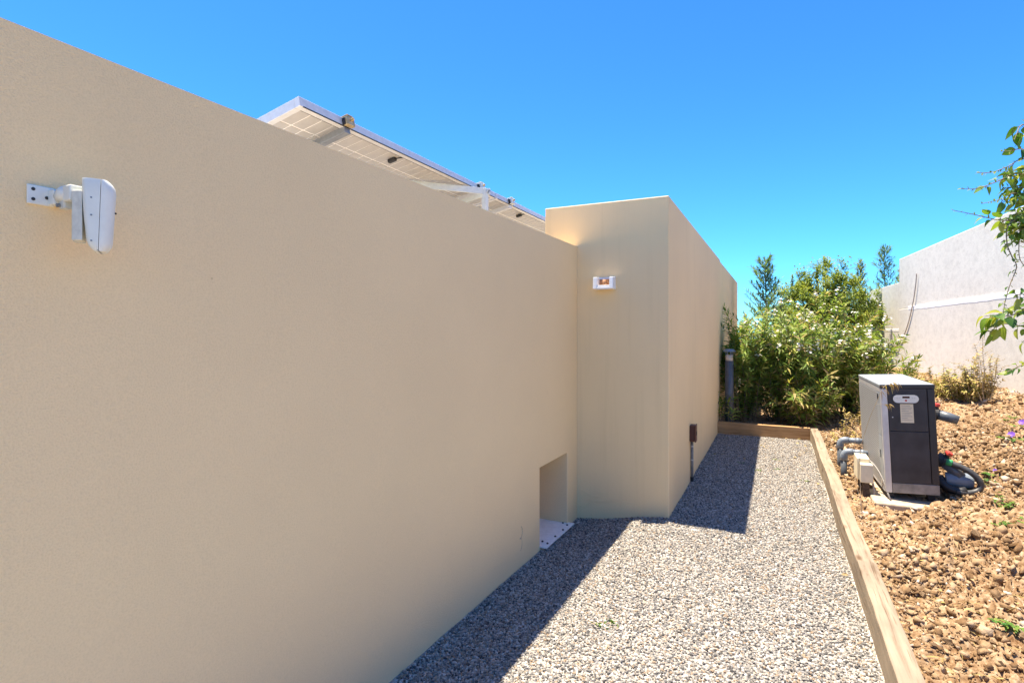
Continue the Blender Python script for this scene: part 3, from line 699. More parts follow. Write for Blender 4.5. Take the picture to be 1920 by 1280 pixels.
for i, (a_, b_) in enumerate([(0.14, 0.2), (0.14, 0.212), (0.14, 0.206), (0.14, 0.19), (0.14, 0.212), (0.14, 0.20), (0.14, 0.21), (0.14, 0.18), (0.14, 0.212)]):
    MB().box(a_, b_, -0.0054, -0.0050, 0.765-i*0.0145, 0.768-i*0.0145).build('print_line', M['grey_print'], stk)
MB().tube([(0.075, -0.0035, 0.67), (0.075, -0.006, 0.67)], 0.005, 8).build('screw', M['silver'], hpmp)
# side towards the path: perforated coil guard and plain service panels
MB().box(-0.003, 0.011, 0.19, Lp-0.03, z0+0.02, Hh-0.075).build('perforated_panel', M['perf'], hpmp, bevel=0.002)
MB().box(-0.002, 0.011, 0.05, 0.186, 0.50, Hh-0.075).build('service_panel', M['lid'], hpmp, bevel=0.003)
MB().box(-0.002, 0.011, 0.05, 0.186, z0+0.09, 0.495).build('service_panel', M['lid'], hpmp, bevel=0.003)
MB().box(-0.002, 0.011, 0.05, Lp, Hh-0.072, Hh-0.03).build('top_rail', M['silver'], hpmp, bevel=0.003)
MB().box(-0.004, 0.011, Lp-0.028, Lp, z0, Hh-0.074).build('corner_post', M['silver'], hpmp, bevel=0.003)
MB().box(-0.003, 0.011, 0.05, Lp-0.03, z0-0.003, z0+0.017).build('base_rail', M['silver'], hpmp, bevel=0.002)
MB().box(-0.003, 0.011, 0.05, 0.186, z0+0.019, z0+0.086).build('base_rail', M['silver'], hpmp, bevel=0.002)
MB().prism(pill(0.118, 0.83, 0.03, 0.05), -0.008, -0.0025, 'x').build('latch', M['navy'], hpmp)
MB().prism(pill(0.125, 0.34, 0.035, 0.07), -0.006, -0.0025, 'x').build('port_cover', M['alu_dark'], hpmp)
MB().box(W-0.011, W, 0.055, Lp, z0, Hh-0.03).build('rear_panel', M['lid'], hpmp, bevel=0.003)

# two grey pipes running from under the pump's side down into the ground
def arc(a, b, c, n=6):
    a, b, c = Vector(a), Vector(b), Vector(c); return [a*(1-t)**2 + b*2*t*(1-t) + c*t*t for t in np.linspace(0, 1, n)]
for (yy, zz, xo, lab) in ((6.62, 0.41, 0.60, 'grey water pipe bending into the soil, behind its twin at the heat pump'), (6.28, 0.355, 0.60, 'grey water pipe bending into the soil just behind the beige box')):
    p_ = empty('water_pipe', (xo, yy, 0.1)); tag(p_, lab, 'pipe', 'grey pipes of the heat pump')
    def pb(b, name, m, **kk):
        o = b.build(name, m, **kk); o.parent = p_; o.matrix_parent_inverse = Matrix.Translation(-p_.location); return o
    pb(MB().tube([(0.80, yy, zz), (xo+0.05, yy, zz)], 0.028, 14), 'pipe_run', M['pvc'], smooth=True)
    pb(MB().tube([(xo+0.075, yy, zz)] + arc((xo+0.05, yy, zz), (xo, yy, zz), (xo, yy, zz-0.055)) + [(xo, yy, zz-0.085)], 0.034, 14), 'elbow', M['pvc'], smooth=True)
    pb(MB().tube([(xo, yy, zz-0.08), (xo, yy, 0.02)], 0.028, 14), 'pipe_drop', M['pvc_dark'], smooth=True)
    pb(MB().tube([(0.74, yy, zz), (0.77, yy, zz)], 0.033, 14), 'collar', M['pvc'], smooth=True)

# beige electrical box on a short post
eb = empty('electrical_box', (0.68, 5.72, 0.10)); tag(eb, 'beige electrical box with raised lid on a short dark post beside the heat pump', 'electrical box')
MB().box(-0.035, 0.06, -0.03, 0.20, 0.13, 0.32).build('box_body', M['beige_plastic'], eb, bevel=0.006)
MB().box(-0.02, 0.075, -0.12, -0.032, 0.125, 0.285).build('box_body', M['beige_plastic'], eb, bevel=0.006)
MB().box(0.0, 0.05, -0.10, -0.05, -0.06, 0.124).build('post', M['dark_wood'], eb)
MB().box(-0.01, 0.04, 0.10, 0.15, -0.06, 0.129).build('post', M['dark_wood'], eb)
MB().tube(arc((0.072, -0.08, 0.14), (0.10, -0.12, 0.0), (0.055, -0.12, 0.0), 8), 0.008, 8).build('cable', M['cable'], eb, smooth=True)
MB().tube(arc((0.05, 0.05, 0.30), (0.13, -0.05, 0.27), (0.165, -0.20, 0.08), 10) + [Vector((0.18, -0.25, 0.03))], 0.007, 8).build('cable', M['grey_tube'], eb, smooth=True)

# black fittings on the far side of the pump
def valve(loc, rot, label):
    v = empty('water_valve', loc, rot); tag(v, label, 'valve', 'black water fittings with red knobs')
    MB().tube([(0, 0, 0), (0.06, 0, 0)], 0.052, 16).build('union_nut', M['rubber'], v, smooth=False, bevel=0.006)
    MB().tube([(0.06, 0, 0), (0.16, 0, -0.01), (0.22, 0, -0.02)], 0.046, 16, 0.04).build('valve_body', M['pvc_dark'], v, smooth=True)
    MB().tube([(0.055, 0, 0), (0.075, 0, 0)], 0.056, 16).build('collar', M['rubber'], v)
    k_ = MB().tube([(0.05, 0, 0.05), (0.05, 0, 0.07)], 0.02, 12).build('spindle', M['rubber'], v)
    MB().tube([(0.05, 0, 0.07), (0.05, 0, 0.098)], 0.032, 8, 0.027).build('knob', M['red'], v, bevel=0.004)
    return v
valve((1.25, 6.15, 0.80), (0, R(8), R(-12)), 'black valve with red knob sticking out high behind the charcoal heat pump')
valve((1.235, 5.80, 0.47), (0, R(35), R(-25)), 'black valve with red knob low beside the looped hose')
hsx = empty('hose', (1.45, 5.7, 0.2)); tag(hsx, 'dark grey hose looping from the low valve back to the ground', 'hose')
def hb(b, name, m, **kk):
    o = b.build(name, m, **kk); o.parent = hsx; o.matrix_parent_inverse = Matrix.Translation(-hsx.location); return o
hb(MB().tube(arc((1.27, 5.72, 0.45), (1.47, 5.66, 0.41), (1.50, 5.66, 0.30), 9) + arc((1.50, 5.66, 0.28), (1.48, 5.64, 0.205), (1.33, 5.62, 0.225), 7), 0.024, 12), 'hose_run', M['hose'], smooth=True)
hb(MB().tube([(1.285, 5.715, 0.447), (1.325, 5.705, 0.44)], 0.027, 12), 'tape_band', M['green_plastic'], smooth=True)
hb(MB().tube(arc((1.23, 5.70, 0.30), (1.30, 5.62, 0.20), (1.40, 5.64, 0.24), 7), 0.03, 12), 'connector', M['rubber'], smooth=True)
wp = empty('circulation_pump', (1.37, 5.76, 0.21)); tag(wp, 'small dark round water pump half hidden between hose loop and heat pump', 'water pump')
MB().tube([(-0.08, 0, 0.08), (-0.02, -0.01, 0.085), (0.08, -0.01, 0.085), (0.10, -0.01, 0.085)], 0.062, 18).build('motor', M['pvc'], wp, bevel=0.01)
MB().tube([(-0.14, 0, 0.05), (-0.08, 0, 0.07)], 0.05, 16).build('pump_head', M['rubber'], wp, bevel=0.006)
MB().tube(arc((-0.1, -0.02, 0.02), (-0.05, -0.10, -0.03), (0.06, -0.09, 0.0), 8), 0.016, 10).build('inlet_tube', M['rubber'], wp, smooth=True)
MB().box(-0.06, 0.07, -0.05, 0.04, -0.06, 0.02).build('foot', M['rubber'], wp, bevel=0.006)

# ------------------------------------------------------------------ vent pipe by the house
vp = empty('vent_pipe', (-0.655, 8.98, 0.05)); tag(vp, 'grey upright vent pipe with cowl between the house corner and the bushes', 'vent pipe')
MB().tube([(0, 0, -0.1), (0, 0, 1.04)], 0.062, 20).build('pipe', M['pvc_dark'], vp, smooth=True)
MB().tube([(0, 0, 1.03), (0, 0, 1.13)], 0.056, 20).build('collar', M['pvc_light'], vp, smooth=True)
for k_ in range(6):
    a = k_*math.pi/3; MB().box(0.05*math.cos(a)-0.006, 0.05*math.cos(a)+0.006, 0.05*math.sin(a)-0.006, 0.05*math.sin(a)+0.006, 1.13, 1.18).build('fin', M['pvc'], vp)
MB().tube([(0, 0, 1.18), (0, 0, 1.205), (0, 0, 1.22)], 0.098, 20, 0.06).build('cowl', M['pvc'], vp, smooth=False)
MB().tube([(0, 0, 0.38), (0, 0, 0.44)], 0.067, 20).build('collar', M['pvc_dark'], vp, smooth=True)

# ------------------------------------------------------------------ neighbour's boundary wall
nb = empty('boundary_wall', (3.0, 14, 0.5)); tag(nb, 'rough pale grey rendered boundary wall with stepped top and white plaster band', 'wall')
def nx_(y): return 3.2 - 0.0668*(y-10.6)
def nbuild(b, name, m, **kk):
    o = b.build(name, m, **kk); o.parent = nb; o.matrix_parent_inverse = Matrix.Translation(-nb.location); return o
def wallseg(y0, y1, z0, z1, off=0.0, th=0.22):
    return MB().prism([(nx_(y0)+off, y0), (nx_(y1)+off, y1), (nx_(y1)+th, y1), (nx_(y0)+th, y0)], z0, z1, 'z')
nbuild(wallseg(3.0, 16.70, -0.3, 2.09), 'lower_wall', M['grey_render'], bevel=0.01)
nbuild(wallseg(3.0, 16.72, 2.092, 3.37, 0.012), 'upper_wall', M['grey_render'], bevel=0.015)
nbuild(wallseg(16.705, 20.05, -0.3, 1.56, 0.02), 'lower_wall', M['grey_render'], bevel=0.01)
nbuild(wallseg(16.722, 20.05, 1.562, 2.78, 0.03), 'upper_wall', M['grey_render'], bevel=0.012)
def band(y0, y1, zc, h, off):
    n_ = int((y1-y0)/0.12); b = MB(); rs = np.random.default_rng(int(y0*10))
    for i in range(n_+1):
        y = y0+(y1-y0)*i/n_; a = h/2*(1+rs.normal(0, 0.05)); c_ = h/2*(1+rs.normal(0, 0.09)); x = nx_(y)+off
        b.v += [(x+0.014, y, zc-c_), (x-0.003, y, zc-c_+0.006), (x-0.004, y, zc+a-0.006), (x+0.014, y, zc+a)]
    for i in range(n_):
        for k_ in range(3): b.f.append((i*4+k_, i*4+k_+1, i*4+5+k_, i*4+4+k_))
    return nbuild(b, 'plaster_band', M['white_plaster'])
band(3.0, 15.9, 2.09, 0.095, 0.0); band(16.76, 20.0, 1.56, 0.07, 0.02)
ps = MB().tube([(nx_(20.1)-0.03, 20.12, 0.3), (nx_(20.1)-0.03, 20.12, 2.72)], 0.035, 12).build('metal_post', M['galv'], smooth=True)
tag(ps, 'thin grey metal post at the far end of the boundary wall', 'post')
cpts = [(nx_(y)-0.02, y, z) for y, z in ((15.18, 2.86), (15.25, 2.6), (15.45, 2.2), (15.8, 1.75), (16.2, 1.42), (16.7, 1.19), (17.2, 1.12), (17.6, 1.17))]
def smooth_path(P, k=5):
    P = [Vector(p) for p in P]; out = []
    for i in range(len(P)-1):
        p0, p1, p2, p3 = P[max(i-1, 0)], P[i], P[i+1], P[min(i+2, len(P)-1)]
        for j in range(k):
            t = j/k; out.append(0.5*((2*p1)+(p2-p0)*t+(2*p0-5*p1+4*p2-p3)*t*t+(3*p1-p0-3*p2+p3)*t**3))
    return out + [P[-1]]
cb = MB().tube(smooth_path(cpts), 0.011, 7).build('hanging_cable', M['cable'], smooth=True); tag(cb, 'slack brown cable hanging down the boundary wall', 'cable')

# ------------------------------------------------------------------ plants
class Leaves:
    def __init__(s): s.P = []; s.D = []; s.U = []; s.L = []; s.W = []; s.B = []; s.T = []
    def add(s, p, d, u, L, W, droop, t): s.P.append(tuple(p)); s.D.append(tuple(d)); s.U.append(tuple(u)); s.L.append(L); s.W.append(W); s.B.append(droop); s.T.append(t)
    def build(s, name, m, parent, kind='stuff'):
        P = np.array(s.P); D = np.array(s.D); U = np.array(s.U); L = np.array(s.L)[:, None]; W = np.array(s.W)[:, None]; B = np.array(s.B)[:, None]
        D /= np.linalg.norm(D, axis=1)[:, None]; S = np.cross(D, U); S /= (np.linalg.norm(S, axis=1)[:, None]+1e-9); Nn = np.cross(S, D)
        def c(t): q = P + D*L*t; q[:, 2] -= (B*L)[:, 0]*t*t; return q
        up = Nn*W*0.18
        rows = [c(0), c(.3)+S*W*.5+up, c(.3)-S*W*.5+up, c(.68)+S*W*.36+up*.7, c(.68)-S*W*.36+up*.7, c(1), c(.3), c(.68)]
        V = np.stack(rows, 1).reshape(-1, 3); n_ = len(P); k_ = len(rows); o_ = (np.arange(n_)*k_)[:, None]
        tri = np.concatenate([o_+np.array([[0, 6, 1]]), o_+np.array([[0, 2, 6]]), o_+np.array([[3, 7, 5]]), o_+np.array([[7, 4, 5]])])
        quad = np.concatenate([o_+np.array([[1, 6, 7, 3]]), o_+np.array([[6, 2, 4, 7]])])
        # local to parent
        if parent: V = V - np.array(parent.location)
        ob = np_mesh(name, V, [tri, quad], m, parent, np.repeat(np.array(s.T), k_), smooth=True)
        if kind: ob['kind'] = kind
        return ob

def rv(s=1.0): return Vector((random.gauss(0, 1), random.gauss(0, 1), random.gauss(0, 1)))*s
def perp(d):
    a = rv(); a = a - d*a.dot(d); return a.normalized() if a.length > 1e-5 else d.orthogonal().normalized()

def oleander(x, y, H, spread, nst, label, flowers=0.5, dry=0.0, seed=0, leanv=(0, 0)):
    random.seed(seed); zb = float(soil_z(x, y))
    e = empty('oleander_bush', (x, y, zb)); tag(e, label, 'bush', 'oleander bushes behind the end timber')
    lv = Leaves(); fl = Leaves(); st = MB()
    def shoot(p0, d0, length, r0, leaf_from, depth=0):
        p = Vector(p0); d = Vector(d0).normalized(); n_ = max(4, int(length/0.036)); pts = [p.copy()]
        a0 = random.random()*6
        for i in range(n_):
            t = i/n_
            d = (d + rv(0.035) + Vector((0, 0, 0.02 if depth else -0.012))).normalized(); p = p + d*length/n_; pts.append(p.copy())
            if t >= leaf_from and p.z > zb+0.06:
                x_ = d.orthogonal().normalized(); y_ = d.cross(x_); a0 += 0.55
                for k_ in range(3):
                    if random.random() < 0.12: continue
                    a = a0 + k_*2.094 + random.gauss(0, .2); o_ = x_*math.cos(a)+y_*math.sin(a)
                    el = 0.25 + 0.75*t if t < 0.9 else 1.5
                    ld = (o_ + d*el).normalized()
                    L = random.uniform(0.10, 0.17)*(0.75 if t > 0.92 else 1)
                    low = (p.z-zb)/H
                    tt = min(1, max(0, random.gauss(0.47, 0.22)+0.1*(t > .85)))
                    if random.random() < 0.035+dry: tt = random.uniform(0.86, 1)
                    lv.add(p, ld, d, L, L*random.uniform(0.17, 0.24), random.uniform(0.05, 0.5), tt)
            if depth < 2 and 0.3 < t < 0.9 and random.random() < (0.15 if depth == 0 else 0.05):
                bd = (d + perp(d)*random.uniform(0.5, 0.9)).normalized(); shoot(p, bd, length*random.uniform(0.25, 0.45), r0*0.6, 0.15, depth+1)
        st.tube([q - Vector((x, y, zb)) for q in pts[::2]+[pts[-1]]], r0, 5, r0*0.35, cap=False)
        if random.random() < flowers*(0.6 if depth else 1) and p.z > zb + H*0.6:
            for _ in range(random.randint(5, 12)):
                c_ = p + rv(0.028) + Vector((0, 0, 0.03)); nn = (c_-p+Vector((0, 0, 0.02))).normalized(); x_ = nn.orthogonal().normalized(); y_ = nn.cross(x_)
                for k_ in range(5):
                    a = k_*1.2566; o_ = x_*math.cos(a)+y_*math.sin(a); fl.add(c_, o_+nn*0.3, nn, 0.024, 0.02, 0.1, 0.5)
    for i in range(nst):
        a = random.random()*6.283; rr = random.random()**0.7
        base = Vector((x+rr*0.16*math.cos(a), y+rr*0.16*math.sin(a), zb-0.03))
        d0 = Vector((math.cos(a)*rr*spread+leanv[0], math.sin(a)*rr*spread+leanv[1], 1.0))
        shoot(base, d0, H*random.uniform(0.6, 1.02)*(1.0-0.18*rr), random.uniform(0.006, 0.011), random.uniform(0.02, 0.25))
    st.build('stems', M['bark'], e); lv.build('foliage', M['oleander'], e)
    if fl.P: fl.build('flowers', M['petal'], e)
    return e
oleander(-0.46, 9.42, 1.6, 0.26, 34, 'leafy oleander bush with few flowers beside the vent pipe', 0.15, 0.0, 1)
oleander(0.02, 9.75, 1.62, 0.36, 44, 'oleander bush in the middle of the row with dried leaves among the green', 0.3, 0.07, 2)
oleander(0.55, 10.0, 1.85, 0.38, 48, 'tall oleander bush carrying the most white flowers', 0.9, 0.06, 3)
oleander(1.05, 10.5, 1.55, 0.36, 40, 'white-flowering oleander bush behind the heat pump', 0.85, 0.05, 4)
oleander(1.55, 11.2, 1.15, 0.5, 20, 'loose sparse oleander bush leaning towards the boundary wall', 0.45, 0.06, 5)
oleander(0.42, 9.35, 0.8, 0.65, 36, 'low oleander shoots just behind the timber corner', 0.0, 0.25, 6)
oleander(-0.70, 8.90, 0.46, 0.35, 6, 'small oleander shoot squeezed between the house wall and end timber', 0.0, 0.0, 7)

def dry_bush(x, y, H, sp, n_, label, name, green=0.3, seed=0, cat='weed', grp=None, leaf=0.042):
    random.seed(seed); zb = float(soil_z(x, y)); e = empty(name, (x, y, zb)); tag(e, label, cat, grp)
    st = MB(); lv = Leaves()
    for i in range(n_):
        a = random.random()*6.283; rr = random.random(); d = Vector((math.cos(a)*rr*sp, math.sin(a)*rr*sp, 1)).normalized(); p = Vector((x+0.08*math.cos(a)*rr, y+0.08*math.sin(a)*rr, zb-0.02))
        Ln = H*random.uniform(0.35, 1.0)*(1 if rr < 0.4 else 0.75); m_ = max(5, int(Ln/0.03)); pts = [p.copy()]
        for j in range(m_):
            d = (d+rv(0.05)+Vector((0, 0, .02))).normalized(); p = p+d*Ln/m_; pts.append(p.copy())
            if j > 1:
                for _ in range(3):
                    t = random.random(); tt = random.uniform(0, 0.35) if t < green else random.uniform(0.4, 1)
                    lv.add(p, perp(d)+d*0.4+rv(0.2), d, leaf*random.uniform(0.6, 1.3), leaf*0.45, 0.3, tt)
                if random.random() < 0.25:
                    q = p + (perp(d)+d*0.8).normalized()*Ln*0.16; st.tube([p-Vector((x, y, zb)), q-Vector((x, y, zb))], 0.002, 4, 0.001, cap=False)
                    for _ in range(5): lv.add(p.lerp(q, random.random()), perp(d)+d*0.4, d, leaf*0.8, leaf*0.4, 0.3, random.uniform(0.1, 1) if random.random() < green else random.uniform(0.45, 1))
        st.tube([q-Vector((x, y, zb)) for q in pts[::3]+[pts[-1]]], 0.0045, 5, 0.002, cap=False)
    st.build('stems', M['straw'], e); lv.build('foliage', M['dryweed'], e); return e
dry_bush(2.62, 9.7, 1.0, 0.3, 16, 'tall dry brown weed spike standing against the boundary wall', 'dry_weed', 0.15, 11, grp='dry weeds along the boundary wall')
dry_bush(2.55, 9.9, 0.66, 0.9, 60, 'wide yellowing weed clump around the tall dry spike', 'dry_weed', 0.4, 12, grp='dry weeds along the boundary wall', leaf=0.055)
dry_bush(2.30, 10.6, 0.55, 0.9, 50, 'low yellow-green weed clump between heat pump and boundary wall', 'dry_weed', 0.45, 13, grp='dry weeds along the boundary wall', leaf=0.055)
dry_bush(2.05, 11.6, 0.6, 0.9, 40, 'sparse dry weed clump at the foot of the leaning oleander', 'dry_weed', 0.35, 14, grp='dry weeds along the boundary wall')
dry_bush(2.42, 10.1, 0.5, 1.0, 50, 'yellowing weed mound filling the gap between two taller weed clumps', 'dry_weed', 0.5, 17, grp='dry weeds along the boundary wall', leaf=0.055)
dry_bush(0.80, 8.0, 0.42, 0.9, 14, 'dry brown leaf litter and stalks behind the grey pipes', 'dry_weed', 0.15, 15, grp='dry weeds along the boundary wall')
dry_bush(1.05, 9.0, 0.5, 0.8, 14, 'tan withered weed clump under the oleanders behind the heat pump', 'dry_weed', 0.12, 16, grp='dry weeds along the boundary wall')

# trees beyond
def blob_tree(x, y, zb, H, rx, rz, label, m, nclump, nleaf, L, seed, name='tree', zc=None, grp=None, tips=()):
    random.seed(seed); e = empty(name, (x, y, zb)); tag(e, label, 'tree', grp); O = Vector((x, y, zb))
    st = MB(); lv = Leaves(); c = Vector((x, y, zc if zc else zb+H-rz))
    st.tube([Vector((0, 0, -0.1)), Vector((0.03, 0.02, (c.z-zb)*0.5)), c-O], 0.07, 8, 0.04)
    for i in range(nclump):
        d = rv().normalized(); rr = random.random()**0.45; q = c+Vector((d.x*rx*rr, d.y*rx*rr, d.z*rz*rr*(1+0.12*math.sin(i))))
        if q.z < zb+0.2: continue
        st.tube([c-O+Vector((0, 0, -0.3*random.random())), (c-O).lerp(q-O, 0.6)+rv(0.05), q-O], 0.014, 5, 0.003, cap=False)
        base_t = random.gauss(0.5, 0.16); up = Vector((d.x*0.5, d.y*0.5, 0.8)).normalized(); cl = random.uniform(0.16, 0.34)
        for j in range(nleaf//14):
            dd = (up+rv(0.55)).normalized(); tw = cl*random.uniform(0.6, 1.4)
            for k_ in range(14):
                p = q + rv(0.03) + dd*tw*k_/14
                lv.add(p, perp(dd)*0.7+dd*0.7, Vector((0, 0, 1)), L*random.uniform(0.7, 1.2), L*0.34, 0.3, min(1, max(0, base_t+random.gauss(0, 0.15))))
    for (tx, ty, tz) in tips:   # loose shoots rising out of the crown
        p0 = Vector((tx, ty, tz-0.8)); p1 = Vector((tx+random.uniform(-.08, .08), ty, tz)); st.tube([p0-O, p1-O], 0.012, 5, 0.003, cap=False)
        for k_ in range(150):
            t = random.random()**0.8; p = p0.lerp(p1, t); lv.add(p+rv(0.02)*(1.2-t), perp(Vector((0, 0, 1)))+Vector((0, 0, 0.9)), Vector((0, 0, 1)), L*1.2, L*0.25, 0.2, random.uniform(0.2, 0.8))
    st.build('trunk', M['bark'], e); lv.build('crown', m, e); return e
blob_tree(1.15, 17.2, 0.1, 3.15, 1.25, 1.25, 'dense round light green tree behind the flowering bushes', M['bush'], 330, 112, 0.10, 31, tips=((1.2, 17.2, 3.55), (1.0, 17.3, 3.3), (0.4, 17.2, 3.1), (1.65, 17.3, 3.15)))
blob_tree(2.25, 19.0, 0.1, 2.6, 0.8, 1.0, 'smaller light green tree beside the end of the boundary wall', M['bush'], 120, 98, 0.10, 32)

def airy_tree(x, y, zb, H, w, nb_, label, seed, m, L=0.09, per=16, name='tree', grp=None, lean=0.0):
    random.seed(seed); e = empty(name, (x, y, zb)); tag(e, label, 'tree', grp); O = Vector((x, y, zb)); st = MB(); lv = Leaves()
    trunk = [Vector((lean*t*t+0.03*math.sin(t*5), 0.02*math.cos(t*4), H*t)) for t in np.linspace(0, 1, 10)]
    st.tube(trunk, 0.03, 7, 0.005)
    def at_(t): k_ = min(int(t*9), 8); return trunk[k_].lerp(trunk[k_+1], t*9-k_)
    for i in range(nb_):
        t = 0.16+0.83*(i+random.random())/nb_; p = at_(t)+O; a = i*2.4+random.gauss(0, .3)
        ln = w*(1.08-t)**0.75*random.uniform(0.5, 1.25); d = Vector((math.cos(a), math.sin(a), 0.65)).normalized(); pts = [p.copy()]
        for j in range(8):
            d = (d+Vector((0, 0, 0.05))+rv(0.06)).normalized(); p = p+d*ln/8; pts.append(p.copy())
        st.tube([q-O for q in pts], 0.008, 5, 0.002, cap=False)
        for j in range(per):
            s_ = random.random()**0.8; k_ = min(int(s_*8), 7); q = pts[k_].lerp(pts[k_+1], s_*8-k_); dd = (pts[k_+1]-pts[k_]).normalized()
            lv.add(q, dd*0.9+perp(dd)*0.65, Vector((0, 0, 1)), L*random.uniform(0.7, 1.2), L*0.15, 0.15, random.random())
    st.build('trunk', M['twig'], e); lv.build('crown', m, e); return e
airy_tree(-0.18, 12.3, 0.05, 2.95, 1.0, 96, 'slender feathery blue-green young tree between the house and the round tree', 41, M['feather'], 0.11, 46)
airy_tree(-0.52, 11.3, 0.05, 1.85, 0.30, 26, 'thin wispy sapling close to the far house corner', 42, M['feather'], 0.07, 14)
airy_tree(3.95, 26.4, 0.0, 4.9, 1.3, 110, 'tall narrow tree rising highest behind the wall step', 43, M['feather'], 0.17, 26)
airy_tree(4.7, 27.2, 0.0, 4.2, 0.95, 70, 'narrow tree partly hidden by the taller boundary wall section', 44, M['bush'], 0.17, 26)
airy_tree(2.95, 25.0, 0.0, 4.2, 0.95, 80, 'narrow light green tree between the round tree and the tallest tree', 45, M['bush'], 0.17, 26)

# the leafy climber hanging in from the right
def at(u, v, d):   # a point d metres in front of the camera, from photograph coordinates
    a = (u-960)/1017*d; return Vector((0.8988*a-0.4384*d, 0.4384*a+0.8988*d, 1.55-(v-620)/1017*d))
random.seed(77)
root = at(2000, 900, 3.2); root.z = float(soil_z(root.x, root.y))
cl = empty('leafy_climber', root); tag(cl, 'climbing shrub with glossy ovate leaves and thin arching twigs in front of the boundary wall', 'shrub')
st = MB(); tw = Leaves()
trunk = smooth_path([root-Vector((0, 0, .05)), at(1995, 760, 3.2), at(1975, 560, 3.15), at(1960, 400, 3.1), at(1950, 220, 3.05), at(1965, 120, 3.05)], 4)
st.tube([q-root for q in trunk], 0.022, 8, 0.008)
def leafmesh(L, W, fold, droop, seed):
    random.seed(seed); b = MB(); ts = [0, .12, .3, .5, .7, .87, 1]; ws = [0.05, .72, 1, .92, .66, .3, 0.0]
    for t, w_ in zip(ts, ws):
        x_ = L*t; z_ = -droop*L*t*t; hw = W/2*w_
        b.v += [(x_, hw, z_+fold*hw), (x_, 0, z_), (x_, -hw, z_+fold*hw)]
    for i in range(6):
        b.f += [(i*3, i*3+1, i*3+4, i*3+3), (i*3+1, i*3+2, i*3+5, i*3+4)]
    me = bpy.data.meshes.new('leaf'); me.from_pydata(b.v, [], b.f); me.materials.append(M['vineleaf'])
    for p_ in me.polygons: p_.use_smooth = True
    return me
leaf_mes = [leafmesh(1, 0.62, 0.35, 0.25, 1), leafmesh(1, 0.55, 0.5, 0.5, 2), leafmesh(1, 0.72, 0.2, 0.1, 3), leafmesh(1, 0.5, 0.6, 0.7, 4)]
nleaf = 0
def big_leaf(p, d, s):
    global nleaf
    if nleaf >= 290: return
    o = bpy.data.objects.new('leaf', random.choice(leaf_mes)); COL.objects.link(o); o.parent = cl
    d = d.normalized(); up = (Vector((0, 0, 1))+rv(0.35)).normalized(); y_ = up.cross(d).normalized(); z_ = d.cross(y_)
    Mx = Matrix((d, y_, z_)).transposed().to_4x4(); o.matrix_local = Matrix.Translation(p-root) @ Mx @ Matrix.Scale(s, 4); nleaf += 1
def branch(P, big, small, r0=0.006, smin=0.04, smax=0.07, span=(0.0, 1.0), sl=1.0):
    path = smooth_path(P, 6); st.tube([q-root for q in path], r0, 6, 0.0015, cap=False); m_ = len(path)-1
    for i in range(big):
        t = span[0]+(span[1]-span[0])*random.random(); k_ = min(int(t*m_), m_-1); p = path[k_].lerp(path[k_+1], t*m_-k_); d = (path[k_+1]-path[k_]).normalized()
        a = perp(d); p2 = p+a*0.015; st.tube([p-root, p2-root], 0.0013, 4, cap=False)
        big_leaf(p2, a*0.8+d*0.6+Vector((0, 0, -0.45)), random.uniform(smin, smax))
    for i in range(small):
        t = (i+0.5)/small; k_ = min(int(t*m_), m_-1); p = path[k_].lerp(path[k_+1], t*m_-k_); d = (path[k_+1]-path[k_]).normalized()
        L = random.uniform(0.012, 0.028)*(1.25-0.5*t)*sl; tw.add(p, perp(d)+d*0.5+Vector((0, 0, 0.2)), Vector((0, 0, 1))+rv(.3), L, L*0.55, 0.1, random.random())
D0 = 3.0
# upper arching twigs (small leaves at the ends)
branch([at(1965, 260, 3.05), at(1935, 240, 2.98), at(1915, 235, 2.95), at(1902, 262, 2.93)], 8, 10, smin=.05, smax=.085)
branch([at(1960, 300, 3.05), at(1920, 280, 3.0), at(1895, 283, 2.97), at(1877, 284, 2.95)], 3, 14, 0.003, span=(0, .5))
branch([at(1960, 320, 3.05), at(1920, 298, 3.0), at(1890, 312, 2.95), at(1860, 323, 2.92), at(1834, 324, 2.9)], 5, 26, 0.004, span=(0, .45))
branch([at(1960, 350, 3.08), at(1910, 325, 3.0), at(1875, 338, 2.95), at(1835, 353, 2.9), at(1802, 354, 2.86)], 12, 28, 0.004, span=(0, .72))
branch([at(1950, 380, 3.1), at(1905, 362, 3.05), at(1875, 374, 3.02), at(1840, 382, 3.0)], 8, 24, 0.003, span=(0, .5))
branch([at(1965, 430, 3.1), at(1915, 416, 3.0), at(1870, 412, 2.92), at(1825, 402, 2.87), at(1786, 394, 2.84)], 14, 28, 0.0045, span=(0, .62))
# hanging strand
branch([at(1930, 400, 3.0), at(1892, 420, 2.95), at(1888, 455, 2.93), at(1897, 480, 2.92), at(1906, 500, 2.92), at(1895, 530, 2.9), at(1886, 560, 2.9), at(1880, 590, 2.9)], 10, 36, 0.0035, smin=.022, smax=.04)
branch([at(1925, 380, 3.0), at(1913, 430, 3.0), at(1911, 480, 3.0), at(1922, 500, 3.02)], 6, 18, 0.003, smin=.03, smax=.05)
# leafy mass at the frame edge
for i in range(11):
    v0 = 300+i*15; branch([at(1965, v0, 3.1+random.uniform(-.12, .2)), at(1935, v0+random.uniform(-15, 15), 3.05+random.uniform(-.15, .15)), at(1889+random.uniform(-12, 18), v0+random.uniform(-10, 25), 3.0+random.uniform(-.15, .15))], 9, 34, 0.003, smin=.045, smax=.075, sl=1.7)
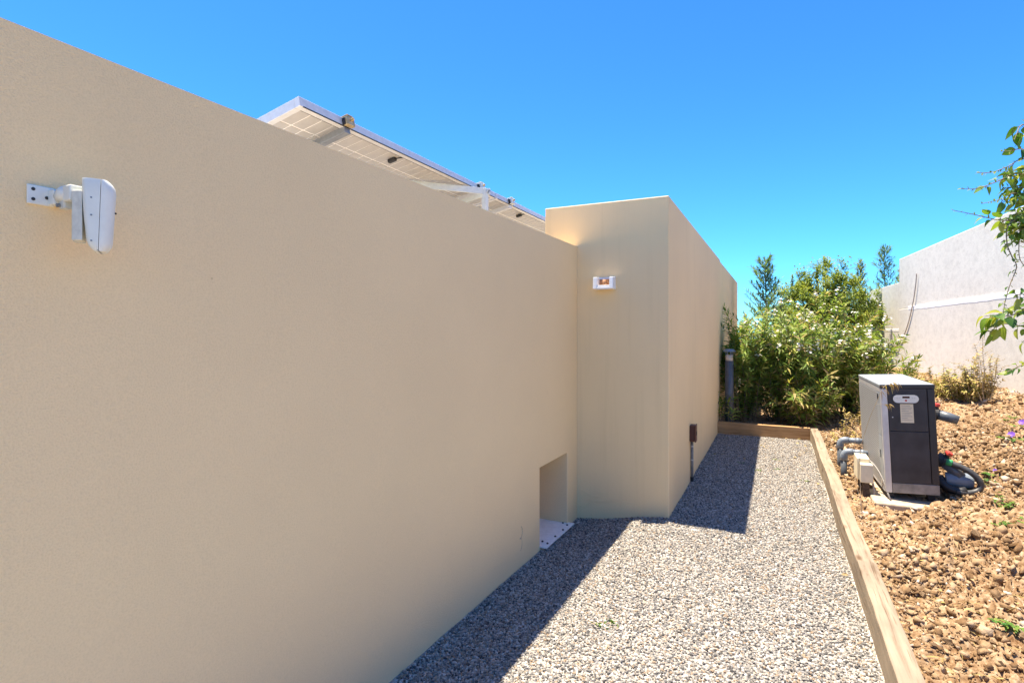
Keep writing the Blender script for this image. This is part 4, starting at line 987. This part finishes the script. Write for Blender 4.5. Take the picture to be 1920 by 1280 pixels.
# drooping leaf fan in the middle
branch([at(1975, 570, 3.1), at(1930, 580, 2.95), at(1890, 592, 2.85), at(1850, 592, 2.8)], 22, 22, 0.005, smin=.05, smax=.085, span=(.2, 1), sl=1.7)
branch([at(1975, 600, 3.1), at(1930, 612, 2.95), at(1880, 607, 2.86), at(1858, 622, 2.83)], 15, 16, 0.004, smin=.045, smax=.08, span=(.2, 1), sl=1.7)
branch([at(1975, 545, 3.1), at(1940, 540, 3.0), at(1905, 555, 2.92)], 9, 14, 0.004, smin=.05, smax=.08, span=(.2, 1), sl=1.7)
branch([at(1985, 640, 3.15), at(1940, 640, 3.05), at(1915, 640, 2.95)], 6, 4, 0.004, smin=.05, smax=.08, span=(.2, 1))
branch([at(1990, 690, 3.15), at(1950, 675, 3.05), at(1915, 685, 2.98), at(1888, 697, 2.95)], 10, 14, 0.004, smin=.03, smax=.05, span=(.3, 1))
for i in range(10):  # off to the right, the rest of the shrub
    v0 = 180+i*55; branch([at(1970, v0, 3.1), at(2010, v0-30, 3.2), at(2060, v0-10+random.uniform(-30, 30), 3.3)], 5, 4, 0.004, smin=.05, smax=.08)
st.build('stems', M['twig'], cl); tw.build('twig_leaves', M['vinetwig'], cl)

# seedlings on the bank
def seedling(x, y, n_, sp, L, label, seed, grp='green seedlings on the dug bank', name='seedling', m='seedling', z=None):
    random.seed(seed); zb = float(soil_z(x, y)); e = empty(name, (x, y, zb)); tag(e, label, 'seedling', grp); lv = Leaves(); st = MB(); O = Vector((x, y, zb))
    for i in range(n_):
        a = random.random()*6.283; rr = random.random()**.6*sp; p = Vector((x+rr*math.cos(a), y+rr*math.sin(a)*0.6, zb)); p.z = float(soil_z(p.x, p.y))+random.uniform(0.005, 0.04)
        st.tube([(O+(p-O)*0.7)-O+Vector((0, 0, -0.03)), p-O], 0.0015, 4, cap=False)
        for k_ in range(4):
            b_ = random.random()*6.28; lv.add(p, Vector((math.cos(b_), math.sin(b_), random.uniform(0.1, .7))), Vector((0, 0, 1)), L*random.uniform(.6, 1.2), L*.42, .4, min(1, max(0, random.gauss(.5, .25))))
    st.build('stems', M['twig'], e); lv.build('foliage', M[m], e); return e
def sd_(u, v, n_, sp, L, label, seed, **kk):   # find the bank under a photograph point
    lo = 1.0
    for d in np.arange(1.5, 14, 0.01):
        q = at(u, v, d)
        if q.z <= float(soil_z(q.x, q.y, False))+0.02: break
    return seedling(q.x, q.y, n_, sp, L, label, seed, **kk)
sd_(1895, 988, 26, 0.12, 0.04, 'wide patch of bright green seedlings on the bank, largest of them', 1)
sd_(1893, 1190, 18, 0.07, 0.04, 'lone green seedling clump on the lower bank, farthest from the heat pump', 2)
sd_(1850, 905, 9, 0.05, 0.04, 'yellow-green seedling tuft beside the hose loop', 3)
sd_(1868, 925, 7, 0.035, 0.035, 'small green seedling tuft just below the yellow-green one', 4)
sd_(1872, 950, 12, 0.07, 0.035, 'thin pale seedling patch between the tuft and the wide patch', 5)
sd_(1806, 922, 7, 0.04, 0.03, 'tiny green seedling at the foot of the hose loop', 6)
sd_(1900, 955, 8, 0.05, 0.035, 'small seedling above the wide green patch', 7)
sd_(1900, 785, 16, 0.16, 0.05, 'leafy green seedlings high on the bank near the purple flowers', 8)
def flower(u, v, label, seed, s=0.038):
    for d in np.arange(1.5, 14, 0.01):
        q = at(u, v, d)
        if q.z <= float(soil_z(q.x, q.y, False))+0.05: break
    x, y = q.x, q.y; zb = float(soil_z(x, y)); random.seed(seed); e = empty('purple_flower', (x, y, zb)); tag(e, label, 'flower', 'purple flowers on the bank')
    st = MB(); lv = Leaves(); fl = Leaves(); c = Vector((x, y, zb+0.06)); nn = Vector((-0.5, -0.6, 0.6)).normalized(); x_ = nn.orthogonal().normalized(); y_ = nn.cross(x_)
    for k_ in range(7): a = k_*0.898; fl.add(c, x_*math.cos(a)+y_*math.sin(a)+nn*.35, nn, s, s*1.1, 0.1, .5)
    for k_ in range(14): a = random.random()*6.28; lv.add((x+random.gauss(0, .05), y+random.gauss(0, .05), zb+0.02), (math.cos(a), math.sin(a), .35), (0, 0, 1), .06, .04, .4, random.random())
    st.tube([(0, 0, -0.02), (0, 0, 0.06)], 0.002, 4); st.build('stems', M['twig'], e); lv.build('foliage', M['seedling'], e); fl.build('petals', M['purple'], e)
flower(1897, 826, 'open violet trumpet flower among yellow-green leaves on the bank', 1)
flower(1917, 800, 'dark purple flower higher on the bank than the open violet one', 2)
flower(1866, 884, 'fallen small pink-purple flower on bare earth', 3, 0.018)
for i, (u, v) in enumerate([(1125, 1176), (1422, 882), (1456, 862), (1457, 880), (1510, 902), (1390, 868), (1150, 1170)]):
    q = None
    for d in np.arange(1.5, 14, 0.01):
        q = at(u, v, d)
        if q.z <= float(gravel_z(q.x, q.y))+0.005: break
    random.seed(90+i); e = empty('gravel_weed', (q.x, q.y, q.z)); tag(e, 'tiny green weed sprouting through the gravel path', 'weed', 'tiny weeds in the gravel'); lv = Leaves()
    for k_ in range(14): a = random.random()*6.28; lv.add(q+Vector((random.gauss(0, .018), random.gauss(0, .018), 0)), (math.cos(a), math.sin(a), 1.1), (math.sin(a), math.cos(a), .2), .03, .008, .3, random.random())
    lv.build('foliage', M['seedling'], e)

# dry litter: straw and fallen leaves on the bank, a little on the gravel by the end timber
random.seed(5); lt = Leaves()
for i in range(2600):
    x = 0.56 + 2.4*random.random()**1.3; y = 1.9 + 8.5*random.random()**1.25
    if 0.7 < x < 1.3 and 5.3 < y < 6.8: continue
    if float(vnoise(x, y, 61, 1.6)) < random.uniform(-0.35, 0.25): continue
    a = random.random()*6.28; stw = random.random() < 0.6; L = random.uniform(0.03, 0.11) if stw else random.uniform(0.02, 0.05)
    lt.add((x, y, float(soil_z(x, y))+random.uniform(0.008, 0.02)), (math.cos(a), math.sin(a), random.uniform(-.1, .25)), (rv(.4)+Vector((0, 0, 1))), L, 0.003 if stw else L*0.4, 0.15, random.uniform(0.5, 1))
lo = lt.build('dry_litter', M['dryweed'], None); tag(lo, 'bleached straw and dry fallen leaves strewn over the dug bank', 'litter')
for i in range(46):
    y = 8.70-1.9*random.random()**2.2; x = random.uniform(-0.75, 0.42)
    if i > 36: x = 0.42-0.25*random.random(); y = random.uniform(2.6, 8)
    e = Leaves(); a = random.random()*6.28; L = random.uniform(0.025, 0.055)
    e.add((x, y, float(gravel_z(x, y))+0.018), (math.cos(a), math.sin(a), .1), rv(.4)+Vector((0, 0, 1)), L, L*0.4, .1, random.uniform(0.6, 1))
    q = e.build('fallen_leaf', M['dryweed'], None, None); tag(q, 'small dry brown leaf fallen on the gravel path', 'leaf', 'dry leaves fallen on the gravel')

# dry grass stalk leaning before the heat pump
gs = empty('grass_stalk', (0.60, 5.0, 0.1)); tag(gs, 'thin bleached grass stalk with drooping seed heads leaning in front of the heat pump', 'grass stalk')
O = gs.location; st = MB(); lv = Leaves()
base = Vector((0.60, 5.0, 0.08)); tipp = at(1660, 722, 3.95)
path = smooth_path([base, at(1612, 860, 4.2), at(1625, 800, 4.1), at(1645, 750, 4.0), tipp, at(1685, 716, 3.95)], 6)
st.tube([q-O for q in path], 0.0022, 5, 0.0012, cap=False)
for k_ in range(26):
    t = 0.72+0.28*random.random(); i = min(int(t*(len(path)-1)), len(path)-2); p = path[i]; d = Vector((0.4, 0.15, -0.25))+rv(0.22)
    lv.add(p, d, (0, 0, 1), random.uniform(0.03, 0.06), 0.009, 0.5, random.uniform(.6, 1))
for k_ in range(10):
    p = at(1657+random.uniform(0, 10), 757, 4.0); lv.add(p, Vector((0.4, 0.1, -0.3))+rv(.2), (0, 0, 1), random.uniform(.03, .05), .008, .5, random.uniform(.6, 1))
st.tube([path[17]-O, at(1655, 757, 4.0)-O, at(1668, 765, 4.0)-O], 0.0014, 4, cap=False)
st.tube([base-O+Vector((0.02, 0.1, 0)), at(1600, 880, 4.4)-O, at(1603, 830, 4.4)-O, at(1610, 780, 4.35)-O], 0.0015, 4, 0.001, cap=False)
st.build('stem', M['straw'], gs); lv.build('seed_head', M['dryweed'], gs)
